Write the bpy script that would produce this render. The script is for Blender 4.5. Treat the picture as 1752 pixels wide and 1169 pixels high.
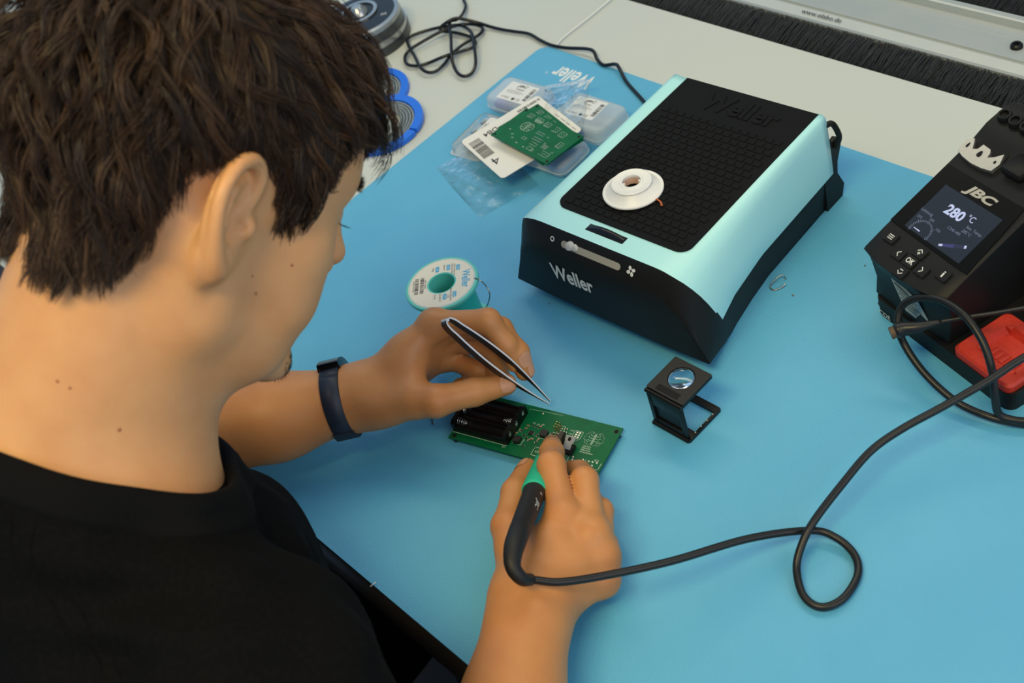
import bpy, bmesh, math, random
import numpy as np
from mathutils import Vector, Matrix

for _o in list(bpy.data.objects):
    bpy.data.objects.remove(_o)
SC = bpy.context.scene
COL = SC.collection
random.seed(7)
RNG = np.random.default_rng(7)
R_ = math.radians

# ---------------------------------------------------------------- camera
cam_d = bpy.data.cameras.new('camera')
cam_d.sensor_width = 36.0
cam_d.lens = 43.5
cam_d.clip_start = 0.02
cam_d.clip_end = 60
cam = bpy.data.objects.new('camera', cam_d)
COL.objects.link(cam)
_r = Vector((0.67495655, 0.68991287, -0.26163696))
_u = Vector((-0.38601879, 0.63236044, 0.67164705))
_f = Vector((-0.6288268, 0.35233579, -0.69313515))
CAM_LOC = Vector((0, 0, 0.76926))
cam.matrix_world = Matrix(((_r.x, _u.x, -_f.x, 0), (_r.y, _u.y, -_f.y, 0), (_r.z, _u.z, -_f.z, CAM_LOC.z), (0, 0, 0, 1)))
cam_d.dof.use_dof = True
cam_d.dof.focus_distance = 1.03
cam_d.dof.aperture_fstop = 9.0
SC.camera = cam

# ---------------------------------------------------------------- world, lights, exposure
world = bpy.data.worlds.new('world')
SC.world = world
world.use_nodes = True
world.node_tree.nodes['Background'].inputs[0].default_value = (0.36, 0.62, 1.0, 1)
world.node_tree.nodes['Background'].inputs[1].default_value = 0.47


def area_light(name, loc, target, size, size_y, power, color):
    d = bpy.data.lights.new(name, 'AREA')
    d.shape = 'RECTANGLE'
    d.size = size
    d.size_y = size_y
    d.energy = power
    d.color = color
    o = bpy.data.objects.new(name, d)
    COL.objects.link(o)
    o.location = loc
    o.rotation_euler = (Vector(target) - Vector(loc)).to_track_quat('-Z', 'Y').to_euler()
    return o


area_light('ceiling_light', (-0.20, -0.50, 1.95), (-0.55, 0.25, 0), 1.1, 0.35, 28, (1.0, 0.80, 0.36))
area_light('ceiling_tube_light', (-1.1, 1.5, 1.95), (-0.8, 0.5, 0), 2.6, 0.30, 17, (1.0, 0.86, 0.55))
area_light('window_light', (-3.0, 1.2, 1.2), (-0.7, 0.4, 0), 2.0, 1.6, 4, (0.55, 0.80, 1.0))
area_light('camera_side_fill', (1.9, 0.2, 1.5), (-0.6, 0.25, 0.1), 2.2, 1.6, 25, (1.0, 0.92, 0.84))  # added soft fill from the camera side, not an actual window

SC.view_settings.view_transform = 'Standard'
SC.view_settings.look = 'None'
SC.view_settings.gamma = 1.0
SC.view_settings.use_curve_mapping = False
SC.view_settings.exposure = -0.08


# ---------------------------------------------------------------- materials
def srgb(r, g, b):
    def f(c):
        c /= 255.0
        return c / 12.92 if c <= 0.04045 else ((c + 0.055) / 1.055) ** 2.4
    return (f(r), f(g), f(b), 1.0)


MATS = {}


def mat(name, col, rough=0.5, metal=0.0, bump=None, var=None, trans=0.0, ior=1.45, emit=None, alpha=1.0, sss=None, spec=None, coat=0.0):
    """plain principled material; bump=(scale, strength, distance), var=(scale, second colour, sharpness low, high)"""
    if name in MATS:
        return MATS[name]
    m = bpy.data.materials.new(name)
    m.use_nodes = True
    nt = m.node_tree
    b = nt.nodes['Principled BSDF']
    b.inputs['Base Color'].default_value = col
    b.inputs['Roughness'].default_value = rough
    b.inputs['Metallic'].default_value = metal
    b.inputs['IOR'].default_value = ior
    b.inputs['Transmission Weight'].default_value = trans
    b.inputs['Alpha'].default_value = alpha
    b.inputs['Coat Weight'].default_value = coat
    if spec is not None:
        b.inputs['Specular IOR Level'].default_value = spec
    if emit:
        b.inputs['Emission Color'].default_value = emit[0]
        b.inputs['Emission Strength'].default_value = emit[1]
    if sss:
        b.inputs['Subsurface Weight'].default_value = sss[0]
        b.inputs['Subsurface Radius'].default_value = sss[1]
        b.inputs['Subsurface Scale'].default_value = sss[2]
    tc = None
    if bump or var:
        tc = nt.nodes.new('ShaderNodeTexCoord')
    if var:
        n = nt.nodes.new('ShaderNodeTexNoise')
        n.inputs['Scale'].default_value = var[0]
        n.inputs['Detail'].default_value = 4
        nt.links.new(tc.outputs['Object'], n.inputs['Vector'])
        cr = nt.nodes.new('ShaderNodeValToRGB')
        cr.color_ramp.elements[0].position = var[2]
        cr.color_ramp.elements[1].position = var[3]
        cr.color_ramp.elements[0].color = col
        cr.color_ramp.elements[1].color = var[1]
        nt.links.new(n.outputs['Fac'], cr.inputs['Fac'])
        nt.links.new(cr.outputs['Color'], b.inputs['Base Color'])
    if bump:
        n = nt.nodes.new('ShaderNodeTexNoise')
        n.inputs['Scale'].default_value = bump[0]
        n.inputs['Detail'].default_value = 3
        nt.links.new(tc.outputs['Object'], n.inputs['Vector'])
        bp = nt.nodes.new('ShaderNodeBump')
        bp.inputs['Strength'].default_value = bump[1]
        bp.inputs['Distance'].default_value = bump[2]
        nt.links.new(n.outputs['Fac'], bp.inputs['Height'])
        nt.links.new(bp.outputs['Normal'], b.inputs['Normal'])
    MATS[name] = m
    return m


# ---------------------------------------------------------------- object helpers
def tag(o, label=None, cat=None, group=None, kind=None):
    if label:
        o['label'] = label
    if cat:
        o['category'] = cat
    if group:
        o['group'] = group
    if kind:
        o['kind'] = kind
    return o


def empty(name, loc=(0, 0, 0), rot=(0, 0, 0), label=None, cat=None, group=None, kind=None):
    o = bpy.data.objects.new(name, None)
    COL.objects.link(o)
    o.location = loc
    o.rotation_euler = rot
    o.empty_display_size = 0.02
    return tag(o, label, cat, group, kind)


def mesh_obj(name, verts, faces, m, parent=None, smooth=False, loc=None):
    me = bpy.data.meshes.new(name)
    me.from_pydata([tuple(map(float, v)) for v in verts], [], [tuple(map(int, f)) for f in faces])
    me.update()
    return link_mesh(name, me, m, parent, smooth, loc)


def link_mesh(name, me, m, parent=None, smooth=False, loc=None):
    if m is not None and not me.materials:
        me.materials.append(m)
    if smooth:
        me.polygons.foreach_set('use_smooth', [True] * len(me.polygons))
        if smooth != 'all':
            me.set_sharp_from_angle(angle=R_(35))
    o = bpy.data.objects.new(name, me)
    COL.objects.link(o)
    if parent:
        o.parent = parent
    if loc is not None:
        o.location = loc
    return o


class MB:
    """collects simple shapes into one bmesh"""

    def __init__(self):
        self.bm = bmesh.new()

    def box(self, c, s, rz=0.0, bevel=0.0, seg=2):
        bm = bmesh.new()
        bmesh.ops.create_cube(bm, size=1.0)
        bmesh.ops.scale(bm, vec=s, verts=bm.verts)
        if bevel:
            bmesh.ops.bevel(bm, geom=list(bm.edges), offset=bevel, segments=seg, affect='EDGES', profile=0.5)
        M = Matrix.Translation(c) @ Matrix.Rotation(rz, 4, 'Z')
        bmesh.ops.transform(bm, matrix=M, verts=bm.verts)
        self._merge(bm)
        return self

    def _merge(self, bm):
        me = bpy.data.meshes.new('tmp')
        bm.to_mesh(me)
        bm.free()
        self.bm.from_mesh(me)
        bpy.data.meshes.remove(me)

    def raw(self, verts, faces):
        vs = [self.bm.verts.new(v) for v in verts]
        for f in faces:
            try:
                self.bm.faces.new([vs[i] for i in f])
            except ValueError:
                pass
        return self

    def lathe(self, prof, n=32, c=(0, 0, 0), axis='Z', close=False, M=None):
        """prof: list of (r, z); revolve round z"""
        vs, fs = [], []
        k = len(prof)
        for i in range(n):
            a = 2 * math.pi * i / n
            for r, z in prof:
                vs.append(Vector((r * math.cos(a), r * math.sin(a), z)))
        for i in range(n):
            j = (i + 1) % n
            for q in range(k - 1 + (1 if close else 0)):
                q2 = (q + 1) % k
                fs.append((i * k + q, j * k + q, j * k + q2, i * k + q2))
        if not close:
            if prof[0][0] > 1e-6:
                fs.append(tuple(i * k for i in reversed(range(n))))
            if prof[-1][0] > 1e-6:
                fs.append(tuple(i * k + k - 1 for i in range(n)))
        T = Matrix.Translation(c)
        if axis == 'X':
            T = T @ Matrix.Rotation(R_(90), 4, 'Y')
        elif axis == 'Y':
            T = T @ Matrix.Rotation(R_(-90), 4, 'X')
        if M is not None:
            T = M
        self.raw([T @ v for v in vs], fs)
        return self

    def cyl(self, c, r, h, n=24, axis='Z', r2=None):
        r2 = r if r2 is None else r2
        return self.lathe([(r, -h / 2), (r2, h / 2)], n, c, axis)

    def prism(self, pts, z0, z1, M=None):
        """polygon pts (x, y) extruded from z0 to z1"""
        n = len(pts)
        vs = [Vector((p[0], p[1], z0)) for p in pts] + [Vector((p[0], p[1], z1)) for p in pts]
        fs = [tuple(reversed(range(n))), tuple(range(n, 2 * n))] + [(i, (i + 1) % n, n + (i + 1) % n, n + i) for i in range(n)]
        if M is not None:
            vs = [M @ v for v in vs]
        self.raw(vs, fs)
        return self

    def tube(self, pts, r, n=10, caps=True, flat=None):
        """round tube along points; r a number or list"""
        P = [Vector(p) for p in pts]
        m = len(P)
        rr = [r] * m if not hasattr(r, '__len__') else list(r)
        T = []
        for i in range(m):
            t = (P[min(i + 1, m - 1)] - P[max(i - 1, 0)])
            T.append(t.normalized())
        up = Vector((0, 0, 1)) if abs(T[0].z) < 0.9 else Vector((1, 0, 0))
        a = (up - T[0] * up.dot(T[0])).normalized()
        vs, fs = [], []
        for i in range(m):
            a = (a - T[i] * a.dot(T[i])).normalized()
            b = T[i].cross(a)
            fa = 1.0 if flat is None else flat
            for k in range(n):
                w = 2 * math.pi * k / n
                vs.append(P[i] + a * (math.cos(w) * rr[i] * fa) + b * (math.sin(w) * rr[i]))
        for i in range(m - 1):
            for k in range(n):
                k2 = (k + 1) % n
                fs.append((i * n + k, i * n + k2, (i + 1) * n + k2, (i + 1) * n + k))
        if caps:
            fs.append(tuple(reversed(range(n))))
            fs.append(tuple(range((m - 1) * n, m * n)))
        self.raw(vs, fs)
        return self

    def build(self, name, m, parent=None, smooth=True, loc=None, recalc=True):
        if recalc:
            bmesh.ops.recalc_face_normals(self.bm, faces=self.bm.faces)
        me = bpy.data.meshes.new(name)
        self.bm.to_mesh(me)
        self.bm.free()
        return link_mesh(name, me, m, parent, smooth, loc)


def spline(pts, per=8):
    """Catmull-Rom through the points"""
    P = [np.array(p, float) for p in pts]
    P = [2 * P[0] - P[1]] + P + [2 * P[-1] - P[-2]]
    out = []
    for i in range(1, len(P) - 2):
        p0, p1, p2, p3 = P[i - 1:i + 3]
        for k in range(per):
            t = k / per
            out.append(0.5 * (2 * p1 + (p2 - p0) * t + (2 * p0 - 5 * p1 + 4 * p2 - p3) * t * t + (3 * p1 - p0 - 3 * p2 + p3) * t ** 3))
    out.append(P[-2])
    return [tuple(q) for q in out]


def rounded_rect(w, h, r, seg=6, cx=0.0, cy=0.0):
    pts = []
    for sx, sy, a0 in ((1, 1, 0), (-1, 1, 90), (-1, -1, 180), (1, -1, 270)):
        for k in range(seg + 1):
            a = R_(a0 + 90 * k / seg)
            pts.append((cx + sx * (w / 2 - r) + r * math.cos(a), cy + sy * (h / 2 - r) + r * math.sin(a)))
    return pts


_FONT_CACHE = {}


def text_mesh(body, size, extrude=0.0, bold=0.0, shear=0.0, xscale=1.0, space=1.0, align='CENTER', res=4):
    cu = bpy.data.curves.new('t', 'FONT')
    cu.body = body
    cu.size = size
    cu.extrude = extrude
    cu.offset = bold
    cu.shear = shear
    cu.space_character = space
    cu.align_x = align
    cu.align_y = 'CENTER'
    cu.resolution_u = res
    o = bpy.data.objects.new('t', cu)
    COL.objects.link(o)
    bpy.context.view_layer.update()
    dg = bpy.context.evaluated_depsgraph_get()
    me = bpy.data.meshes.new_from_object(o.evaluated_get(dg))
    bpy.data.objects.remove(o)
    bpy.data.curves.remove(cu)
    me.materials.clear()
    if xscale != 1.0:
        me.transform(Matrix.Diagonal((xscale, 1, 1, 1)))
    return me


def put_text(name, body, size, m, parent, M, **kw):
    """lettering as its own flat mesh; M places the text's xy plane"""
    me = text_mesh(body, size, **kw)
    me.transform(M)
    return link_mesh(name, me, m, parent)


def frame(origin, xdir, ydir):
    x = Vector(xdir).normalized()
    y = Vector(ydir)
    y = (y - x * y.dot(x)).normalized()
    z = x.cross(y)
    o = Vector(origin)
    return Matrix(((x.x, y.x, z.x, o.x), (x.y, y.y, z.y, o.y), (x.z, y.z, z.z, o.z), (0, 0, 0, 1)))


def copy_tree(o, parent=None):
    c = o.copy()
    COL.objects.link(c)
    c.parent = parent
    for ch in list(o.children):
        copy_tree(ch, c)
    return c
# paths of cables and loose wires, in metres
PATHS = {
    'iron_cable': [(-0.4540, 0.2010, 0.0800), (-0.4399, 0.2144, 0.0730), (-0.4252, 0.2418, 0.0600), (-0.4043, 0.2816, 0.0460), (-0.3823, 0.3341, 0.0280), (-0.3597, 0.3720, 0.0115), (-0.3429, 0.3794, 0.0080), (-0.3254, 0.3764, 0.0050), (-0.3147, 0.3644, 0.0040), (-0.3120, 0.3435, 0.0040), (-0.3198, 0.3297, 0.0040), (-0.3341, 0.3294, 0.0050), (-0.3492, 0.3423, 0.0080), (-0.3548, 0.3564, 0.0150), (-0.3567, 0.3745, 0.0220), (-0.3564, 0.4081, 0.0280), (-0.3540, 0.4406, 0.0340), (-0.3442, 0.4661, 0.0400), (-0.3292, 0.4944, 0.0460), (-0.3141, 0.5257, 0.0520), (-0.3025, 0.5528, 0.0580), (-0.2825, 0.5926, 0.0640)],
    'loop_cable': [(-0.2554, 0.5497, 0.0032), (-0.2786, 0.5440, 0.0032), (-0.2927, 0.5385, 0.0040), (-0.3117, 0.5299, 0.0070), (-0.3385, 0.5269, 0.0100), (-0.3652, 0.5306, 0.0180), (-0.3872, 0.5379, 0.0280), (-0.4011, 0.5457, 0.0400), (-0.4048, 0.5561, 0.0520), (-0.3944, 0.5626, 0.0620), (-0.3754, 0.5642, 0.0680), (-0.3532, 0.5593, 0.0680), (-0.3341, 0.5510, 0.0600), (-0.3202, 0.5411, 0.0460), (-0.3131, 0.5334, 0.0300), (-0.3089, 0.5321, 0.0120), (-0.2986, 0.5350, 0.0085), (-0.2831, 0.5436, 0.0080), (-0.2567, 0.5595, 0.0080)],
    'boot': [(-0.3946, 0.5324, 0.0520), (-0.3907, 0.5372, 0.0530), (-0.3816, 0.5426, 0.0550), (-0.3722, 0.5510, 0.0570), (-0.3591, 0.5611, 0.0600), (-0.3392, 0.5748, 0.0640), (-0.3224, 0.5865, 0.0680), (-0.2930, 0.6109, 0.0720)],
    'power_cable': [(-1.1819, 0.7782, 0.0040), (-1.1735, 0.7701, 0.0030), (-1.1597, 0.7610, 0.0030), (-1.1453, 0.7429, 0.0060), (-1.1353, 0.7265, 0.0120), (-1.1372, 0.7194, 0.0140), (-1.1311, 0.7111, 0.0140), (-1.1149, 0.6979, 0.0120), (-1.0869, 0.6738, 0.0120), (-1.0745, 0.6631, 0.0070), (-1.0590, 0.6555, 0.0040), (-1.0478, 0.6562, 0.0030), (-1.0447, 0.6648, 0.0030), (-1.0510, 0.6779, 0.0060), (-1.0730, 0.6977, 0.0100), (-1.0977, 0.7159, 0.0100), (-1.1197, 0.7236, 0.0080), (-1.1367, 0.7228, 0.0060), (-1.1585, 0.7106, 0.0040), (-1.1761, 0.6922, 0.0030), (-1.1795, 0.6788, 0.0030), (-1.1624, 0.6669, 0.0050), (-1.1356, 0.6541, 0.0050), (-1.1120, 0.6420, 0.0060), (-1.0985, 0.6407, 0.0040), (-1.0907, 0.6471, 0.0030), (-1.0914, 0.6616, 0.0030), (-1.0972, 0.6784, 0.0030), (-1.0967, 0.6952, 0.0050), (-1.0939, 0.7115, 0.0050), (-1.0938, 0.7253, 0.0040), (-1.1003, 0.7349, 0.0030), (-1.1124, 0.7376, 0.0030), (-1.1289, 0.7317, 0.0040), (-1.1341, 0.7145, 0.0090), (-1.1430, 0.6984, 0.0080), (-1.1524, 0.6727, 0.0060), (-1.1559, 0.6589, 0.0040), (-1.1496, 0.6479, 0.0030), (-1.1368, 0.6415, 0.0030), (-1.1236, 0.6458, 0.0020), (-1.1141, 0.6560, 0.0020), (-1.0987, 0.6717, 0.0060), (-1.0900, 0.6906, 0.0030), (-1.0834, 0.7009, 0.0030), (-1.0868, 0.7100, 0.0030), (-1.1019, 0.7158, 0.0030), (-1.1265, 0.7146, 0.0030), (-1.1432, 0.7107, 0.0030), (-1.1477, 0.7073, 0.0080), (-1.1357, 0.7122, 0.0170), (-1.1315, 0.7227, 0.0170), (-1.1245, 0.7309, 0.0120), (-1.1097, 0.7387, 0.0060), (-1.0932, 0.7431, 0.0020), (-1.0755, 0.7450, 0.0018), (-1.0581, 0.7482, 0.0018), (-1.0368, 0.7521, 0.0018), (-1.0135, 0.7482, 0.0018), (-0.9928, 0.7463, 0.0020), (-0.9712, 0.7494, 0.0025), (-0.9434, 0.7542, 0.0060), (-0.9301, 0.7528, 0.0070), (-0.9203, 0.7470, 0.0030), (-0.9066, 0.7427, 0.0025), (-0.8910, 0.7461, 0.0060), (-0.8807, 0.7415, 0.0060), (-0.8614, 0.7303, 0.0025), (-0.8285, 0.7159, 0.0022), (-0.8110, 0.7080, 0.0022), (-0.7835, 0.6964, 0.0022), (-0.7503, 0.6854, 0.0030)],
    'white_cord': [(-0.9875, 0.7480, 0.0012), (-0.9903, 0.7554, 0.0012), (-0.9919, 0.7670, 0.0012), (-0.9916, 0.7857, 0.0012), (-0.9911, 0.8136, 0.0012), (-0.9917, 0.8451, 0.0012), (-0.9918, 0.8840, 0.0012)],
    'clipping': [(-0.5344, 0.5750, 0.0010), (-0.5362, 0.5751, 0.0040), (-0.5381, 0.5737, 0.0050), (-0.5399, 0.5709, 0.0040), (-0.5409, 0.5662, 0.0025), (-0.5410, 0.5624, 0.0015), (-0.5386, 0.5596, 0.0008), (-0.5350, 0.5597, 0.0008), (-0.5323, 0.5629, 0.0012), (-0.5307, 0.5666, 0.0020), (-0.5300, 0.5691, 0.0030)],
    'thread': [(-0.6078, 0.1429, 0.0006), (-0.6066, 0.1447, 0.0020), (-0.6058, 0.1461, 0.0025), (-0.6070, 0.1483, 0.0010)],
    'lead': [(-0.6996, 0.2892, 0.0040), (-0.6942, 0.2873, 0.0040), (-0.6901, 0.2847, 0.0015), (-0.6881, 0.2826, 0.0010)],
    'solder_tail': [(-0.7271, 0.3955, 0.0620), (-0.7221, 0.3973, 0.0600), (-0.7199, 0.3994, 0.0520), (-0.7169, 0.3982, 0.0450), (-0.7201, 0.3958, 0.0350), (-0.7286, 0.3943, 0.0220), (-0.7358, 0.3926, 0.0120)],
}
# ---------------------------------------------------------------- the setting: floor, workbench, mat, rail
M_floor = mat('floor_vinyl', srgb(30, 31, 32), 0.8, bump=(60, 0.1, 0.002))
fl = MB().box((-0.7, 0.5, -0.77), (6, 6, 0.04)).build('floor', M_floor, smooth=False)
tag(fl, 'dark grey floor under the workbench', kind='structure')
M_wall = mat('painted_wall', srgb(206, 206, 200), 0.8, bump=(120, 0.08, 0.002))
wl = MB().box((-0.7, 3.4, 0.6), (6, 0.1, 2.7)).build('wall_back', M_wall, smooth=False)
tag(wl, 'pale painted wall far behind the bench', kind='structure')

M_lam = mat('white_laminate', srgb(204, 209, 201), 0.42, bump=(900, 0.06, 0.0004), var=(3.0, srgb(199, 204, 196), 0.3, 0.7))
M_edge = mat('black_edge_band', srgb(50, 42, 31), 0.35)
bench = empty('workbench', (-0.9, 0.5, -0.75), label='white laminate workbench with a black front edge', cat='workbench')
BO = Vector((-0.9, 0.5, -0.75))


def rel(*p):
    return Vector(p) - BO


top = MB()
top.box(rel(-0.95, 0.5045, -0.0175), (2.5, 0.707, 0.031), bevel=0.0008, seg=1)
top.build('tabletop', M_lam, bench)
ed = MB()
prof = [(0.151, -0.0022), (0.1475, -0.0024), (0.144, -0.004), (0.1405, -0.008), (0.1375, -0.014), (0.137, -0.022), (0.139, -0.028), (0.144, -0.033), (0.151, -0.033)]
x0, x1 = -2.2, 0.3
vs = [rel(x0, y, z) for y, z in prof] + [rel(x1, y, z) for y, z in prof]
k = len(prof)
ed.raw(vs, [(i, i + 1, k + i + 1, k + i) for i in range(k - 1)] + [tuple(range(k)), tuple(reversed(range(k, 2 * k))), (0, k, 2 * k - 1, k - 1)])
ed.build('edge_band', M_edge, bench)
M_steel = mat('bench_steel', srgb(120, 122, 122), 0.4, 0.6)
for lx in (-2.1, 0.2):
    for ly in (0.22, 0.78):
        MB().box(rel(lx, ly, -0.39), (0.06, 0.06, 0.72), bevel=0.004).build('leg', M_steel, bench)
MB().box(rel(-0.95, 0.8, -0.10), (2.3, 0.03, 0.08), bevel=0.002).build('cross_rail', M_steel, bench)

# dissipative mat with a fine leather grain
M_mat = mat('blue_rubber_mat', (0.112, 0.440, 0.690, 1), 0.40, bump=(900, 0.55, 0.0005), var=(9, (0.098, 0.412, 0.66, 1), 0.35, 0.65))
mroot = empty('soldering_mat', (-0.5556, 0.4454, -0.002), label='light blue leather-grained soldering mat covering the bench', cat='mat')
pts = rounded_rect(0.9, 0.6, 0.014)
MB().prism(pts, 0, 0.002).build('mat_sheet', M_mat, mroot, smooth=False)
M_print = mat('white_print', srgb(226, 232, 232), 0.6)
# the maker's name is printed towards the far side: seen upside down from here
Mt = frame((-0.9275 + 0.5556, 0.7135 - 0.4454, 0.00215), (-1, -0.02, 0), (0, -1, 0))
put_text('printed_name', 'Weller', 0.031, M_print, mroot, Mt, bold=0.0007, xscale=0.66)
MB().lathe([(0.0011, 0), (0.0016, 0), (0.0016, 0.0001), (0.0011, 0.0001)], 14, (-0.9626 + 0.5556, 0.7065 - 0.4454, 0.0021), close=True).build('printed_ring', M_print, mroot)

# brush seal behind the bench
M_bris = mat('black_bristle', srgb(62, 66, 68), 0.5)
M_blk = mat('black_plastic_back', srgb(14, 15, 16), 0.7)
br = empty('brush_strip', (-0.9, 0.88, -0.02), label='black brush strip closing the gap behind the white bench', cat='brush')


def bristles(n, ya, yb, x0, x1, z, seed):
    rg = np.random.default_rng(seed)
    V, F = [], []
    for i in range(n):
        x = rg.uniform(x0, x1)
        lean = 0.004 + rg.normal(0, 0.004)
        L = rg.uniform(0.72, 1.0)
        zz = z + rg.uniform(-0.009, 0.0)
        w = rg.uniform(0.0003, 0.00065)
        b0 = len(V)
        for t in (0, 0.5, 1.0):
            y = yb + (ya - yb) * t * L
            xx = x + lean * t * L
            h = zz - 0.006 * t * t * L + rg.normal(0, 0.0005)
            ww = w * (1 - 0.75 * t)
            V += [(xx - ww, y, h), (xx + ww, y, h), (xx, y, h + ww * 1.6)]
        for q in (0, 3):
            for a in range(3):
                c = (a + 1) % 3
                F.append((b0 + q + a, b0 + q + c, b0 + q + 3 + c, b0 + q + 3 + a))
    return V, F


def relto(o, V):
    L = o.location
    return [(v[0] - L.x, v[1] - L.y, v[2] - L.z) for v in V]


V, F = bristles(7000, 0.861, 0.9075, -1.5, -0.1, -0.004, 3)
o = mesh_obj('bristle_fill', relto(br, V), F, M_bris, br)
o['kind'] = 'stuff'
MB().box((0, 0.0, -0.004), (1.5, 0.045, 0.004)).build('backing', M_blk, br, smooth=False)

br2 = empty('brush_strip', (-0.9, 1.02, -0.02), label='second black brush strip on the far side of the silver rail', cat='brush')
V, F = bristles(6000, 0.990, 1.06, -1.5, -0.1, -0.004, 4)
o = mesh_obj('bristle_fill', relto(br2, V), F, M_bris, br2)
o['kind'] = 'stuff'
MB().box((0, 0.005, -0.006), (1.5, 0.08, 0.004)).build('backing', M_blk, br2, smooth=False)

M_alu = mat('anodised_aluminium', srgb(190, 196, 192), 0.42, 0.45, var=(40, srgb(196, 200, 194), 0.3, 0.7))
rail = empty('cable_rail', (-0.9, 0.945, -0.02), label='silver aluminium rail with a lengthwise channel behind the bench', cat='rail')
prof = [(0.905, -0.018), (0.905, -0.003), (0.9065, -0.001), (0.919, 0.001), (0.921, 0.000), (0.9215, -0.006), (0.930, -0.0068), (0.9305, -0.0048), (0.9335, -0.0048), (0.934, -0.0068),
        (0.9635, -0.0075), (0.9640, -0.0068), (0.9652, -0.0068), (0.9657, -0.0075), (0.9795, -0.0075), (0.980, 0.000), (0.982, 0.001), (0.988, 0.001), (0.9895, -0.0005), (0.9895, -0.018)]
x0, x1 = -1.55, -0.05
k = len(prof)
vs = [(x0 + 0.9, y - 0.945, z + 0.02) for y, z in prof] + [(x1 + 0.9, y - 0.945, z + 0.02) for y, z in prof]
mb = MB().raw(vs, [(i, (i + 1) % k, k + (i + 1) % k, k + i) for i in range(k)] + [tuple(reversed(range(k))), tuple(range(k, 2 * k))])
mb.build('profile', M_alu, rail, smooth=False)
M_ink = mat('dark_print', srgb(40, 42, 44), 0.6)
put_text('printed_address', 'www.elabo.de', 0.0088, M_ink, rail, frame((-0.7415 + 0.9, 0.9128 - 0.945, 0.0212), (1, 0, 0), (0, 1, 0.12)))
M_screw = mat('dark_screw', srgb(40, 42, 42), 0.35, 0.8)
sc = MB().lathe([(0.0001, 0.0022), (0.0022, 0.0022), (0.0026, 0.0012), (0.0026, 0.004), (0.0045, 0.0044), (0.0058, 0.003), (0.0062, 0)], 24, (-0.5405 + 0.9, 0.9515 - 0.945, 0.0128)).build('screw', M_screw, rail)
# ---------------------------------------------------------------- distance-field modelling for organic shapes
def smin(a, b, k):
    h = np.maximum(k - np.abs(a - b), 0.0) / k
    return np.minimum(a, b) - h * h * k * 0.25


def smax(a, b, k):
    return -smin(-a, -b, k)


def d_cone(P, a, b, ra, rb):
    """capsule whose radius runs from ra to rb"""
    a = np.asarray(a, np.float32)
    b = np.asarray(b, np.float32)
    ab = b - a
    t = np.clip(((P - a) @ ab) / (ab @ ab), 0, 1)
    return np.linalg.norm(P - a - t[:, None] * ab, axis=1) - (ra + (rb - ra) * t)


def d_ell(P, c, r, rot=None):
    q = P - np.asarray(c, np.float32)
    if rot is not None:
        q = q @ np.asarray(rot, np.float32)
    r = np.asarray(r, np.float32)
    k0 = np.linalg.norm(q / r, axis=1)
    k1 = np.linalg.norm(q / (r * r), axis=1)
    return k0 * (k0 - 1.0) / np.maximum(k1, 1e-9)


def d_chain(P, pts, rs, k):
    d = None
    for i in range(len(pts) - 1):
        e = d_cone(P, pts[i], pts[i + 1], rs[i], rs[i + 1])
        d = e if d is None else smin(d, e, k)
    return d


class Region:
    def __init__(self, f, lo, hi):
        self.f, self.lo, self.hi = f, np.array(lo, np.float32), np.array(hi, np.float32)


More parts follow.
